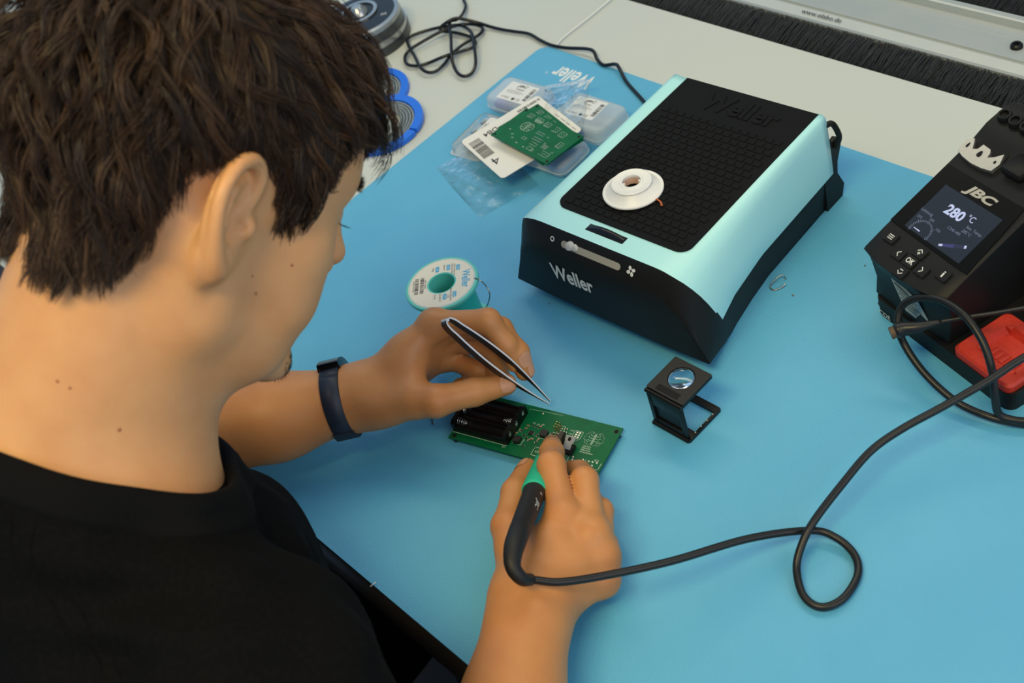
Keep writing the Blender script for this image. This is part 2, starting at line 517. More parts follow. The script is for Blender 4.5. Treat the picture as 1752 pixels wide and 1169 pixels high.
def polygonize(f_block, lo, hi, h, B=20, slack=1.5):
    """sparse surface nets; f_block(P, blo, bhi) -> distances"""
    lo = np.array(lo, float)
    n = np.ceil((np.array(hi, float) - lo) / h / B).astype(int)
    half = B * h / 2
    g = np.stack(np.meshgrid(*[np.arange(k) for k in n], indexing='ij'), -1).reshape(-1, 3)
    cen = (lo + (g + 0.5) * B * h).astype(np.float32)
    dc = f_block(cen, lo, np.array(hi))
    act = g[np.abs(dc) < half * 1.733 * slack]
    N = (n * B + 2).astype(np.int64)

    def key(ijk):
        return (ijk[:, 0] * N[1] + ijk[:, 1]) * N[2] + ijk[:, 2]
    loc = np.stack(np.meshgrid(*[np.arange(B + 1)] * 3, indexing='ij'), -1).reshape(-1, 3)
    ck, cv, quads = [], [], []
    corners = [(0, 0, 0), (0, 0, 1), (0, 1, 0), (0, 1, 1), (1, 0, 0), (1, 0, 1), (1, 1, 0), (1, 1, 1)]
    edges = [(a, b) for a in range(8) for b in range(a + 1, 8) if bin(a ^ b).count('1') == 1]
    cpos = np.array(corners, np.float32)
    for blk in act:
        b0 = blk * B
        P = (lo + (b0 + loc) * h).astype(np.float32)
        d = f_block(P, P.min(0), P.max(0))
        if d.min() > 0 or d.max() < 0:
            continue
        D = d.reshape(B + 1, B + 1, B + 1)
        S = D < 0
        V = np.stack([D[a:a + B, b:b + B, c:c + B] for a, b, c in corners], -1).reshape(-1, 8)
        s = V < 0
        cnt = s.sum(1)
        sel = np.where((cnt > 0) & (cnt < 8))[0]
        if len(sel) == 0:
            continue
        ijk = np.stack(np.unravel_index(sel, (B, B, B)), -1)
        acc = np.zeros((len(sel), 3), np.float32)
        c_ = np.zeros(len(sel), np.float32)
        Vs, ss = V[sel], s[sel]
        for a, b in edges:
            x = ss[:, a] != ss[:, b]
            t = Vs[:, a] / np.where(x, Vs[:, a] - Vs[:, b], 1.0)
            p = cpos[a] + t[:, None] * (cpos[b] - cpos[a])
            acc += np.where(x[:, None], p, 0)
            c_ += x
        ck.append(key((b0 + ijk).astype(np.int64)))
        cv.append(lo + (b0 + ijk + acc / c_[:, None]) * h)
        for ax in range(3):
            sl0 = [slice(0, B)] * 3
            sl1 = [slice(0, B)] * 3
            sl1[ax] = slice(1, B + 1)
            s0, s1 = S[tuple(sl0)], S[tuple(sl1)]
            e = np.stack(np.where(s0 != s1), -1)
            if len(e) == 0:
                continue
            fl = s0[tuple(e.T)]
            e = (e + b0).astype(np.int64)
            u, v = (ax + 1) % 3, (ax + 2) % 3
            du, dv = np.zeros(3, np.int64), np.zeros(3, np.int64)
            du[u], dv[v] = 1, 1
            q = np.stack([key(e - du - dv), key(e - dv), key(e), key(e - du)], -1)
            q[~fl] = q[~fl][:, ::-1]
            quads.append(q)
    ck = np.concatenate(ck)
    cv = np.concatenate(cv)
    quads = np.concatenate(quads)
    o = np.argsort(ck)
    ck, cv = ck[o], cv[o]
    ix = np.clip(np.searchsorted(ck, quads), 0, len(ck) - 1)
    ok = (ck[ix] == quads).all(1)
    return cv, ix[ok]


def np_mesh(name, V, F, m, parent=None):
    me = bpy.data.meshes.new(name)
    me.vertices.add(len(V))
    me.vertices.foreach_set('co', np.asarray(V, np.float32).ravel())
    F = np.asarray(F, np.int32)
    me.loops.add(F.size)
    me.loops.foreach_set('vertex_index', F.ravel())
    me.polygons.add(len(F))
    k = F.shape[1]
    me.polygons.foreach_set('loop_start', np.arange(0, F.size, k, dtype=np.int32))
    me.polygons.foreach_set('loop_total', np.full(len(F), k, np.int32))
    me.polygons.foreach_set('use_smooth', np.ones(len(F), bool))
    me.update(calc_edges=True)
    me.validate()
    me.materials.append(m)
    o = bpy.data.objects.new(name, me)
    COL.objects.link(o)
    if parent:
        o.parent = parent
    return o
# ---------------------------------------------------------------- the person: one continuous body
HO = np.array([-0.6315, 0.1825, 0.3671])
HR = np.array([[0.988, 0.142, -0.058], [-0.049, 0.654, 0.755], [0.145, -0.743, 0.653]])   # columns: right, forward, up of the head
HR, _ = np.linalg.qr(HR)
HR = HR * np.sign(HR[[0, 1, 2], [0, 1, 2]])


def h2w(*p):
    """head millimetres to world metres"""
    return HO + HR @ (np.array(p, float) / 1000.0)


def ear_local(x, y, z):
    """ear frame: x back, y up, z out of the plate; sits on the side of the head"""
    e1 = np.array([0.46, -0.86, 0.10]); e1 /= np.linalg.norm(e1)
    e2 = np.array([-0.02, -0.10, 0.99]); e2 -= e1 * (e1 @ e2); e2 /= np.linalg.norm(e2)
    e3 = np.cross(e1, e2)
    if e3[0] < 0:
        e3 = -e3
    return np.array([71.0, 2.0, -1.0]) + e1 * x + e2 * y + e3 * z, np.stack([e1, e2, e3], 1)


HELIX = [(6, 6, 2), (3, 16, 5), (4, 26, 7), (10, 33, 8), (19, 35, 8.5), (28, 30, 8), (33, 20, 7.5), (34, 9, 7), (31, -3, 6.5), (26, -13, 6), (20, -22, 5), (13, -28, 4)]
HELIX_S = spline(HELIX, 4)
HELIX_R = list(np.interp(np.linspace(0, 1, len(HELIX_S)), [0, .1, .25, .4, .6, .8, 1], [3.0, 3.5, 3.9, 3.9, 3.7, 3.7, 4.4]))
ANTI = [(14, 22, 3), (21, 17, 4), (24, 8, 4.5), (22, -3, 4.5), (17, -11, 4)]


def f_ear(q):
    _, rot = ear_local(0, 0, 0)
    E = lambda a: ear_local(*a)[0]
    plate = d_ell(q, E((17, 7, 0)), (17.5, 27, 3.6), rot)
    plate = smin(plate, d_ell(q, E((11, -22, 1)), (9, 12, 4.2), rot), 6)          # lobe
    hx = d_chain(q, [E(a) for a in HELIX_S], HELIX_R, 2)
    an = d_chain(q, [E(a) for a in ANTI], [2.6, 3.0, 3.2, 3.2, 2.8], 3)
    d = smin(plate, an, 3)
    conch = d_ell(q, E((12, -1, 5)), (9.5, 13, 9.0), rot)
    d = smax(d, -conch, 2)
    groove = d_chain(q, [E((9, 27, 5)), E((20, 29, 6)), E((28, 21, 6)), E((29, 8, 5.5))], [2.8, 3.4, 3.4, 2.6], 2)
    d = smax(d, -groove, 1.5)
    d = smin(d, hx, 2.5)
    trag = d_ell(q, E((0.5, -1, 5)), (4.2, 6.5, 5.5), rot)
    root = d_ell(q, E((3, 2, -3)), (9, 24, 6), rot)
    d = smin(d, trag, 3)
    d = smin(d, root, 5)
    canal = d_cone(q, E((8, -1, 7)), E((2, -1, -4)), 4.2, 3.2)
    return smax(d, -canal, 2.5)


def f_head(P):
    q = ((P - HO.astype(np.float32)) @ HR.astype(np.float32)) * 1000.0
    qs = q.copy()
    qs[:, 0] = np.abs(q[:, 0])
    d = d_ell(qs, (0, -6, 40), (76, 96, 88))
    d = smin(d, d_ell(qs, (0, 52, 40), (60, 44, 46)), 25)                       # forehead
    d = smin(d, d_ell(qs, (0, 40, -18), (58, 48, 66)), 25)                      # mid face
    d = smin(d, d_ell(qs, (40, 56, -12), (24, 24, 22)), 16)                     # cheek bone
    d = smin(d, d_ell(qs, (34, 56, -46), (26, 28, 30)), 20)                     # cheek
    jaw = d_chain(qs, [(56, -4, -8), (51, 6, -58), (30, 55, -82), (0, 82, -92)], [16, 15, 15, 16], 12)
    d = smin(d, jaw, 18)
    d = smin(d, d_ell(qs, (0, 42, -72), (44, 44, 26)), 18)
    d = smin(d, d_cone(qs, (0, 84, -92), (9, 84, -93), 14, 11), 10)             # chin
    d = smin(d, d_cone(qs, (12, 84, 33), (40, 72, 34), 11, 10), 10)             # brow
    d = smax(d, -d_ell(qs, (31, 92, 12), (15, 13, 11)), 12)                     # socket
    d = smin(d, d_ell(qs, (32, 73, 13), (14.0, 14.0, 12.5)), 4)                 # lids over the eye
    d = smin(d, d_chain(qs, [(0, 88, 22), (0, 98, 4), (0, 109, -15)], [8, 8, 9.5], 8), 8)
    d = smin(d, d_ell(qs, (12, 96, -22), (8, 9, 8)), 6)
    d = smax(d, -d_ell(qs, (7, 100, -30), (4, 6, 4)), 3)
    d = smin(d, d_ell(qs, (0, 88, -42), (24, 12, 16)), 12)
    d = smin(d, d_cone(qs, (0, 95, -52), (20, 86, -54), 5.5, 3.0), 4)           # upper lip
    d = smin(d, d_cone(qs, (0, 94, -63), (18, 86, -61), 6.0, 3.0), 4)
    d = smax(d, -d_cone(qs, (0, 101, -57.5), (24, 90, -57.5), 1.4, 1.0), 2)
    near = (np.abs(qs[:, 0] - 80) < 45) & (np.abs(q[:, 1] + 12) < 60) & (np.abs(q[:, 2]) < 65)
    if near.any():
        e = np.full(len(d), 60.0, np.float32)
        e[near] = f_ear(qs[near])
        d = np.where(near, smin(d, e, 5), d)
    return d / 1000.0


C7 = np.array([-0.632, 0.020, 0.285])
NK0, NK1 = h2w(0, -12, -18), h2w(0, -38, -150)


def f_neck(P):
    d = d_cone(P, h2w(0, -22, -10), h2w(0, -36, -175), 0.059, 0.063)
    d = smin(d, d_cone(P, h2w(0, 2, -45), h2w(0, 0, -175), 0.050, 0.058), 0.02)
    for s in (-1, 1):                                                            # sterno-mastoid
        d = smin(d, d_cone(P, h2w(s * 54, -22, -24), h2w(s * 26, 6, -150), 0.013, 0.013), 0.018)
    d = smin(d, d_ell(P, h2w(0, 45, -92), (0.006, 0.006, 0.006)), 0.02)
    return d


SHR, SHL = np.array([-0.452, 0.018, 0.180]), np.array([-0.812, 0.030, 0.195])
ELR, ELL = np.array([-0.315, -0.020, 0.035]), np.array([-0.895, 0.045, 0.052])
WRR, WRL = np.array([-0.4628, 0.1959, 0.042]), np.array([-0.7240, 0.2505, 0.047])
CH, PEL = np.array([-0.635, -0.02, 0.10]), np.array([-0.63, -0.14, -0.16])


def f_torso(P, g=0.0):
    d = d_ell(P, (-0.635, -0.012, 0.140), (0.165, 0.100, 0.120))
    d = smin(d, d_cone(P, CH, PEL, 0.118, 0.125), 0.06)
    d = smin(d, d_cone(P, C7 + np.array([-0.02, 0.0, -0.045]), SHR + np.array([-0.03, 0, 0.012]), 0.062, 0.052), 0.05)
    d = smin(d, d_cone(P, C7 + np.array([0.02, 0.0, -0.045]), SHL + np.array([0.03, 0, 0.012]), 0.062, 0.052), 0.05)
    return d - g


def f_uparm(P, s, g=0.0):
    sh, el = (SHR, ELR) if s > 0 else (SHL, ELL)
    m = sh * 0.55 + el * 0.45
    return d_chain(P, [sh, m, el], [0.058, 0.048, 0.040], 0.03) - g


def f_forearm(P, s):
    el, wr = (ELR, WRR) if s > 0 else (ELL, WRL)
    a = el + (wr - el) * 0.28
    b = el + (wr - el) * 0.72
    if s > 0:
        up = np.array([0.0, 0.0, 1.0])
        side = np.cross(wr - el, up); side /= np.linalg.norm(side)
        d = d_chain(P, [el, a, b, wr], [0.039, 0.043, 0.031, 0.0235], 0.02)
        for t in (-1, 1):
            d = smin(d, d_cone(P, b + side * 0.004 * t, wr + side * 0.007 * t, 0.027, 0.0215), 0.012)
        return d
    d = d_chain(P, [el, a, b, wr], [0.039, 0.044, 0.034, 0.025], 0.02)
    up = np.array([0, 0, 1.0])
    return smin(d, d_cone(P, b + up * 0.003, wr + up * 0.006, 0.029, 0.021), 0.012)


# hands: joints in world metres (knuckle, middle joint, end joint, tip)
R_FING = {
    'index': ([(-0.4890, 0.2610, 0.0530), (-0.5265, 0.2880, 0.0580), (-0.5475, 0.3040, 0.0410), (-0.5655, 0.3165, 0.0235)], [0.0118, 0.0103, 0.0092, 0.0078]),
    'middle': ([(-0.4660, 0.2650, 0.0460), (-0.5030, 0.2965, 0.0470), (-0.5270, 0.3085, 0.0250), (-0.5430, 0.3120, 0.0120)], [0.0116, 0.0102, 0.0092, 0.0080]),
    'ring': ([(-0.4540, 0.2590, 0.0350), (-0.4850, 0.2890, 0.0310), (-0.5080, 0.2985, 0.0130), (-0.5250, 0.3000, 0.0100)], [0.0112, 0.0098, 0.0088, 0.0078]),
    'little': ([(-0.4480, 0.2490, 0.0230), (-0.4690, 0.2740, 0.0190), (-0.4860, 0.2830, 0.0105), (-0.4990, 0.2840, 0.0090)], [0.0104, 0.0090, 0.0082, 0.0074]),
}
R_THUMB = ([(-0.4850, 0.2090, 0.0400), (-0.5285, 0.2360, 0.0380), (-0.5500, 0.2630, 0.0330), (-0.5655, 0.2885, 0.0230)], [0.0170, 0.0130, 0.0110, 0.0086])
L_FING = {
    'index': ([(-0.6985, 0.3280, 0.0800), (-0.6590, 0.3552, 0.0810), (-0.6445, 0.3550, 0.0605), (-0.6380, 0.3535, 0.0440)], [0.0120, 0.0105, 0.0093, 0.0080]),
    'middle': ([(-0.7060, 0.3390, 0.0630), (-0.6575, 0.3620, 0.0655), (-0.6400, 0.3600, 0.0490), (-0.6335, 0.3560, 0.0330)], [0.0118, 0.0104, 0.0094, 0.0082]),
    'ring': ([(-0.7110, 0.3390, 0.0450), (-0.6640, 0.3560, 0.0440), (-0.6610, 0.3460, 0.0220), (-0.6780, 0.3400, 0.0140)], [0.0114, 0.0100, 0.0090, 0.0080]),
    'little': ([(-0.7130, 0.3310, 0.0290), (-0.6780, 0.3390, 0.0230), (-0.6780, 0.3290, 0.0110), (-0.6910, 0.3230, 0.0100)], [0.0104, 0.0092, 0.0084, 0.0076]),
}
L_THUMB = ([(-0.7000, 0.2580, 0.0480), (-0.6560, 0.2815, 0.0550), (-0.6430, 0.3100, 0.0460), (-0.6328, 0.3350, 0.0370)], [0.0180, 0.0134, 0.0114, 0.0086])


def finger(P, J, r):
    J = [np.array(a) for a in J]
    d = None
    for i in range(3):
        a, b = J[i], J[i + 1]
        mid = (a + b) / 2
        rm = (r[i] + r[i + 1]) / 2 - (0.0006 if i < 2 else -0.0002)
        e = np.minimum(d_cone(P, a, mid, r[i], rm), d_cone(P, mid, b, rm, r[i + 1]))
        d = e if d is None else smin(d, e, 0.004)
    return d


def f_hand(P, s):
    FG, TH, wr = (R_FING, R_THUMB, WRR) if s > 0 else (L_FING, L_THUMB, WRL)
    kn = {n: np.array(FG[n][0][0]) for n in FG}
    # palm: metacarpals
    d = None
    el = ELR if s > 0 else ELL
    ax = (wr - el) / np.linalg.norm(wr - el)
    w0 = wr - ax * 0.012
    across = (kn['little'] - kn['index']); across /= np.linalg.norm(across)
    for n, t, r0 in (('index', -0.9, 0.016), ('middle', -0.3, 0.0165), ('ring', 0.3, 0.016), ('little', 0.9, 0.015)):
        b = wr + across * 0.013 * t + ax * 0.006
        e = d_cone(P, b, kn[n], r0, FG[n][1][0] * 0.98)
        d = e if d is None else smin(d, e, 0.012)
    # heel and thenar pads
    pm = (kn['index'] + kn['little']) / 2
    nrm = np.cross(across, pm - wr); nrm /= np.linalg.norm(nrm)
    th1 = np.array(TH[0][0])
    if nrm @ (th1 - wr) < 0 and abs(nrm @ (th1 - wr)) > 0.004:
        nrm = -nrm
    d = smin(d, d_cone(P, wr + ax * 0.01, wr * 0.35 + pm * 0.65, 0.019, 0.015), 0.015)
    d = smin(d, d_cone(P, w0, wr, 0.0225, 0.0215), 0.014)
    th = finger(P, *TH)
    thb = d_cone(P, wr + ax * 0.004, np.array(TH[0][0]), 0.017, TH[1][0])
    web = d_cone(P, np.array(TH[0][0]) * 0.45 + kn['index'] * 0.1 + np.array(TH[0][1]) * 0.45, kn['index'] * 0.62 + wr * 0.38, 0.011, 0.012)
    th = smin(th, thb, 0.012)
    d = smin(d, th, 0.012)
    d = smin(d, web, 0.016)
    fg = None
    for n in FG:
        e = finger(P, *FG[n])
        fg = e if fg is None else smin(fg, e, 0.0016)
    d = smin(d, fg, 0.007)
    # knuckles and tendons on the back
    for n in FG:
        k_ = kn[n]
        d = smin(d, d_ell(P, k_, (0.0104, 0.0104, 0.0104)), 0.010)
    # nails: shallow beds
    return d


REG = []


def add_reg(f, pts, pad):
    p = np.array(pts)
    REG.append(Region(f, p.min(0) - pad, p.max(0) + pad))


add_reg(f_head, [h2w(-95, -105, -115), h2w(95, 120, 135), h2w(-95, 120, -115), h2w(95, -105, 135), h2w(95, 120, -115), h2w(-95, -105, 135), h2w(95, -105, -115), h2w(-95, 120, 135)], 0.02)
add_reg(f_neck, [h2w(-60, -80, -160), h2w(60, 40, 20), h2w(-60, 60, -160), h2w(60, -80, 20)], 0.06)
add_reg(f_torso, [SHR, SHL, (-0.635, 0.14, 0.33), (-0.62, -0.24, -0.26)], 0.07)
for s in (1, -1):
    sh, el, wr = (SHR, ELR, WRR) if s > 0 else (SHL, ELL, WRL)
    FG, TH = (R_FING, R_THUMB) if s > 0 else (L_FING, L_THUMB)
    add_reg(lambda P, s=s: f_uparm(P, s), [sh, el], 0.075)
    add_reg(lambda P, s=s: f_forearm(P, s), [el, wr], 0.065)
    add_reg(lambda P, s=s: f_hand(P, s), [wr] + [j for n in FG for j in FG[n][0]] + list(TH[0]), 0.04)
KS = [0.02, 0.03, 0.03, 0.03, 0.02, 0.014, 0.03, 0.02, 0.014]


def f_body(P, blo, bhi):
    d = np.full(len(P), 0.5, np.float32)
    if len(P) > 200000 or (bhi - blo).max() > 0.4:
        for r, k in zip(REG, KS):
            d = smin(d, r.f(P), k)
        return d
    for r, k in zip(REG, KS):
        if (r.hi < blo - 0.01).any() or (r.lo > bhi + 0.01).any():
            continue
        d = smin(d, r.f(P), k)
    return d


BODY_LO = (-1.0, -0.30, -0.30)
BODY_HI = (-0.24, 0.42, 0.56)
BV, BF = polygonize(f_body, BODY_LO, BODY_HI, 0.0019)

# skin: warm light brown with small moles and a little shine
def skin_material():
    m = mat('skin', srgb(224, 172, 132), 0.46, sss=(0.25, (1.0, 0.35, 0.18), 0.006), bump=(480, 0.2, 0.0005))
    nt = m.node_tree
    b = nt.nodes['Principled BSDF']
    tc = [n for n in nt.nodes if n.type == 'TEX_COORD'][0]
    n1 = nt.nodes.new('ShaderNodeTexNoise'); n1.inputs['Scale'].default_value = 26; n1.inputs['Detail'].default_value = 5
    nt.links.new(tc.outputs['Object'], n1.inputs['Vector'])
    cr = nt.nodes.new('ShaderNodeValToRGB')
    cr.color_ramp.elements[0].position = 0.32; cr.color_ramp.elements[1].position = 0.70
    cr.color_ramp.elements[0].color = srgb(212, 152, 100); cr.color_ramp.elements[1].color = srgb(223, 167, 113)
    nt.links.new(n1.outputs['Fac'], cr.inputs['Fac'])
    # forearms and hands are more tanned than the neck
    sx = nt.nodes.new('ShaderNodeSeparateXYZ')
    nt.links.new(tc.outputs['Object'], sx.inputs[0])
    mr = nt.nodes.new('ShaderNodeMapRange')
    mr.inputs['From Min'].default_value = 0.22
    mr.inputs['From Max'].default_value = 0.12
    nt.links.new(sx.outputs['Z'], mr.inputs['Value'])
    mx = nt.nodes.new('ShaderNodeMix')
    mx.data_type = 'RGBA'
    mx.blend_type = 'MULTIPLY'
    nt.links.new(mr.outputs[0], mx.inputs[0])
    nt.links.new(cr.outputs['Color'], mx.inputs[6])
    mx.inputs[7].default_value = (0.80, 0.68, 0.55, 1)
    nt.links.new(mx.outputs[2], b.inputs['Base Color'])
    return m


M_skin = skin_material()
person = np_mesh('person', BV, BF, M_skin)
tag(person, 'person in a black t-shirt bending over a circuit board with tweezers and soldering iron', 'person')
# ---------------------------------------------------------------- t-shirt
NECK_C = (0, -22, -160)


def ring_pt(a, grow=0.0, dz=0.0):
    return h2w(NECK_C[0] + (71 + grow) * math.cos(a), NECK_C[1] + (79 + grow) * math.sin(a), NECK_C[2] + dz)


def f_shirt0(P):
    d = f_torso(P, 0.010)
    d = smin(d, f_uparm(P, 1, 0.016), 0.035)
    d = smin(d, f_uparm(P, -1, 0.016), 0.035)
    # cloth hangs off the chest
    d = smin(d, d_cone(P, (-0.60, 0.055, 0.13), (-0.60, 0.03, -0.10), 0.055, 0.075), 0.06)
    d = smin(d, f_neck(P) - 0.0075, 0.035)
    x, y, z = P[:, 0], P[:, 1], P[:, 2]
    w = np.sin(60 * x + 26 * np.sin(9 * y + 3 * z) * 0.12 + 95 * z) * np.clip((z - 0.02) * 8, 0, 1)
    w2 = np.sin(120 * y - 75 * x + 5 * np.sin(24 * z)) * np.clip((x + 0.62) * 8, 0, 1)
    w3 = np.sin(34 * x + 60 * y - 50 * z)
    d = d + 0.0022 * w + 0.0026 * w2 + 0.0026 * w3
    return d


def f_shirt(P, blo, bhi):
    d = f_shirt0(P)
    q = ((P - HO.astype(np.float32)) @ HR.astype(np.float32)) * 1000.0
    # neck opening
    cyl = (np.sqrt(((q[:, 0]) / 71) ** 2 + ((q[:, 1] + 22) / 79) ** 2) - 1) * 72 / 1000.0
    cyl = np.maximum(cyl, (-185 - q[:, 2]) / 1000.0)
    d = smax(d, -cyl, 0.006)
    # sleeve ends
    for s in (1, -1):
        sh, el = (SHR, ELR) if s > 0 else (SHL, ELL)
        ax = (el - sh) / np.linalg.norm(el - sh)
        cut = (P - (sh + (el - sh) * 0.62)) @ ax
        side = (P[:, 0] - (-0.635)) * s - 0.14
        d = np.maximum(d, np.minimum(cut, side))
    # no cloth above the ring plane
    above = (q[:, 2] + 164) / 1000.0
    near = 0.105 - np.linalg.norm(q[:, :2] / 1000.0 - np.array([0, -0.022]), axis=1)
    d = np.maximum(d, np.minimum(above, near))
    return d


SV, SF = polygonize(f_shirt, (-0.98, -0.30, -0.26), (-0.30, 0.20, 0.36), 0.0036)


def shirt_d(P):
    return f_shirt(np.asarray(P, np.float32), None, None)


def snap_to(f, P, it=8, lim=0.01, e=1e-4):
    P = np.array(P, float)
    for _ in range(it):
        d = f(P)
        G = np.stack([(f(P + e * np.eye(3)[i]) - d) / e for i in range(3)], 1)
        P = P - np.clip(d, -lim, lim)[:, None] * G / np.maximum((G * G).sum(1), 0.2)[:, None]
    return P, G / np.maximum(np.linalg.norm(G, axis=1), 1e-6)[:, None]


M_shirt = mat('black_cotton', srgb(11, 11, 11), 0.9, bump=(1400, 0.35, 0.0006), var=(320, srgb(16, 16, 16), 0.45, 0.75), spec=0.1)
shirt = np_mesh('t_shirt', SV, SF, M_shirt, person)
tag(shirt, 'plain black cotton t-shirt')
# ribbed collar band
A = np.linspace(0, 2 * math.pi, 121)[:-1]
UPH = HR[:, 2]
s0 = lambda P: f_shirt0(np.asarray(P, np.float32))
cen = h2w(NECK_C[0], NECK_C[1], -159)
RAD = np.stack([HR @ np.array([math.cos(a), math.sin(a), 0]) for a in A])
lo_r, hi_r = np.full(len(A), 0.045), np.full(len(A), 0.105)
for _ in range(18):
    mid = (lo_r + hi_r) / 2
    ins = s0(cen + RAD * mid[:, None]) < 0
    lo_r, hi_r = np.where(ins, mid, lo_r), np.where(ins, hi_r, mid)
mid = (lo_r + hi_r) / 2
mid = np.convolve(np.concatenate([mid[-4:], mid, mid[:4]]), np.ones(9) / 9, 'valid')
rim = cen + RAD * mid[:, None]
rows = [rim - RAD * 0.0075 - UPH * 0.004, rim - RAD * 0.0060 + UPH * 0.0022, rim - RAD * 0.0030 + UPH * 0.0036, rim - RAD * 0.0002 + UPH * 0.0026]
p = rim.copy()
s1 = lambda P: s0(P) - 0.0016
for st_ in range(8):
    p, G = snap_to(s1, p, 5)
    if st_ > 0:
        rows.append(p.copy())
    t = -UPH[None] + RAD * 0.6
    t = t - G * (t * G).sum(1)[:, None]
    t /= np.linalg.norm(t, axis=1)[:, None]
    p = p + t * 0.0027
p, G = snap_to(s1, p, 5)
rows.append(p - G * 0.0030)
V = np.stack(rows, 1).reshape(-1, 3)
k = len(rows)
F = []
for i in range(len(A)):
    j = (i + 1) % len(A)
    for q in range(k - 1):
        F.append((i * k + q, j * k + q, j * k + q + 1, i * k + q + 1))
M_rib = mat('black_rib_knit', srgb(13, 13, 13), 0.9, bump=(500, 0.5, 0.001), spec=0.15)
col = mesh_obj('collar', V, F, M_rib, person, smooth='all')
# shoulder seam, two rows of stitching
for off in (0.0, 0.0125):
    P = [(-0.612 + 0.006 + off, 0.010 - off * 0.8, 0.30), (-0.585 + off, -0.002 - off * 0.8, 0.29), (-0.55 + off * .8, -0.012 - off, 0.275), (-0.50 + off * .6, -0.022 - off, 0.25), (-0.45, -0.035 - off, 0.22)]
    P = np.array(spline(P, 14))
    P, G = snap_to(shirt_d, P)
    MB().tube(P - G * 0.0001, 0.0009, 6).build('shoulder_seam', M_shirt, person)

# dark trousers: hips, thighs under the bench and shins
def f_trousers(P, blo, bhi):
    d = d_ell(P, (-0.63, -0.14, -0.20), (0.175, 0.13, 0.12))
    for s in (-1, 1):
        hip, kn_, an = (-0.63 + s * 0.09, -0.12, -0.22), (-0.63 + s * 0.13, 0.29, -0.20), (-0.63 + s * 0.12, 0.24, -0.66)
        d = smin(d, d_chain(P, [hip, kn_, an], [0.085, 0.068, 0.050], 0.05), 0.04)
    return d + 0.002 * np.sin(70 * P[:, 1] + 30 * P[:, 0]) * np.sin(40 * P[:, 2])


TV, TF = polygonize(f_trousers, (-0.90, -0.32, -0.74), (-0.36, 0.40, -0.06), 0.009)
np_mesh('trousers', TV, TF, mat('black_denim', srgb(10, 10, 11), 0.9, bump=(900, 0.3, 0.0008), spec=0.15), person)

# ---------------------------------------------------------------- hair
HL_Y = [-140, -75, -58, -47, -40, -33, -10, 12, 22, 28, 46, 50, 57, 68, 80, 120]
HL_Z = [-62, -58, -47, -28, 0, 26, 37, 34, 14, -8, -6, 22, 46, 60, 67, 70]


def hairline(y):
    return np.interp(y, HL_Y, HL_Z)


def scalp(q):
    qs = q.copy()
    qs[:, 0] = np.abs(q[:, 0])
    d = d_ell(qs, (0, -6, 40), (76, 96, 88))
    d = smin(d, d_ell(qs, (0, 52, 40), (60, 44, 46)), 25)
    d = smin(d, d_cone(qs, (30, -40, -10), (24, -48, -90), 32, 40), 20)
    return smin(d, d_cone(qs, (52, -2, -2), (50, 8, -40), 18, 16), 18)


def scalp_n(q):
    e = 0.5
    d = scalp(q)
    G = np.stack([(scalp(q + e * np.eye(3, dtype=np.float32)[i]) - d) / e for i in range(3)], 1)
    return d, G / np.maximum(np.linalg.norm(G, axis=1), 1e-6)[:, None]


def f_cap(P, blo, bhi):
    q = ((P - HO.astype(np.float32)) @ HR.astype(np.float32)) * 1000.0
    th = np.clip((q[:, 2] - hairline(q[:, 1])) * 0.16, 0, 9)
    d = scalp(q) - th
    d = np.maximum(d, -(q[:, 2] - hairline(q[:, 1]) - 3))
    return d / 1000.0


def hair_mat():
    m = mat('brown_hair', srgb(58, 41, 28), 0.42)
    nt = m.node_tree
    b = nt.nodes['Principled BSDF']
    at = nt.nodes.new('ShaderNodeAttribute')
    at.attribute_name = 'strand'
    cr = nt.nodes.new('ShaderNodeValToRGB')
    cr.color_ramp.elements[0].color = srgb(36, 25, 17)
    cr.color_ramp.elements[1].color = srgb(90, 63, 38)
    nt.links.new(at.outputs['Fac'], cr.inputs['Fac'])
    nt.links.new(cr.outputs['Color'], b.inputs['Base Color'])
    return m


M_hair = hair_mat()
M_cap = mat('hair_underlayer', srgb(34, 24, 17), 0.8, bump=(900, 1.0, 0.002))
lo = np.min([h2w(x, y, z) for x in (-100, 100) for y in (-120, 115) for z in (-70, 150)], 0)
hi = np.max([h2w(x, y, z) for x in (-100, 100) for y in (-120, 115) for z in (-70, 150)], 0)
CV, CF = polygonize(f_cap, lo, hi, 0.004)
hair_cap = np_mesh('hair_cap', CV, CF, M_cap, person)

# locks: guides follow the head outward from the crown, children clump to them
rg = np.random.default_rng(11)
NG = 1900
u_ = rg.normal(size=(NG * 6, 3)).astype(np.float32)
u_ /= np.linalg.norm(u_, axis=1)[:, None]
q = np.array([0, -2, 30], np.float32) + u_ * 100
for _ in range(12):
    d, n_ = scalp_n(q)
    q -= n_ * d[:, None]
ok = (q[:, 2] > hairline(q[:, 1]) + 1) & ~((q[:, 0] < -35) & (rg.random(len(q)) < 0.35))
G0 = q[ok][:NG]
NG = len(G0)
above = G0[:, 2] - hairline(G0[:, 1])
topness = np.clip((G0[:, 2] - 35) / 60, 0, 1)
front = np.clip((G0[:, 1] - 5) / 60, 0, 1)
L = 26 + 46 * np.clip(above / 70, 0, 1) + 18 * front * topness
L = np.minimum(L, 11 + 0.9 * above + 60 * topness)
L *= rg.uniform(0.75, 1.2, NG)
LAY = np.clip(above * 0.22, 0.8, 1e9)
LAY = np.minimum(LAY, 19 + 12 * topness + 9 * front + 6 * np.clip((-G0[:, 1] - 20) / 50, 0, 1)) * rg.uniform(0.25, 1.0, NG)
crown = np.array([-8, -48, 118], np.float32)
SEG = 8
pts = [G0.copy()]
ph = rg.uniform(0, 6.28, (NG, 3))
fr = rg.uniform(0.7, 1.5, NG)
q = G0.copy()
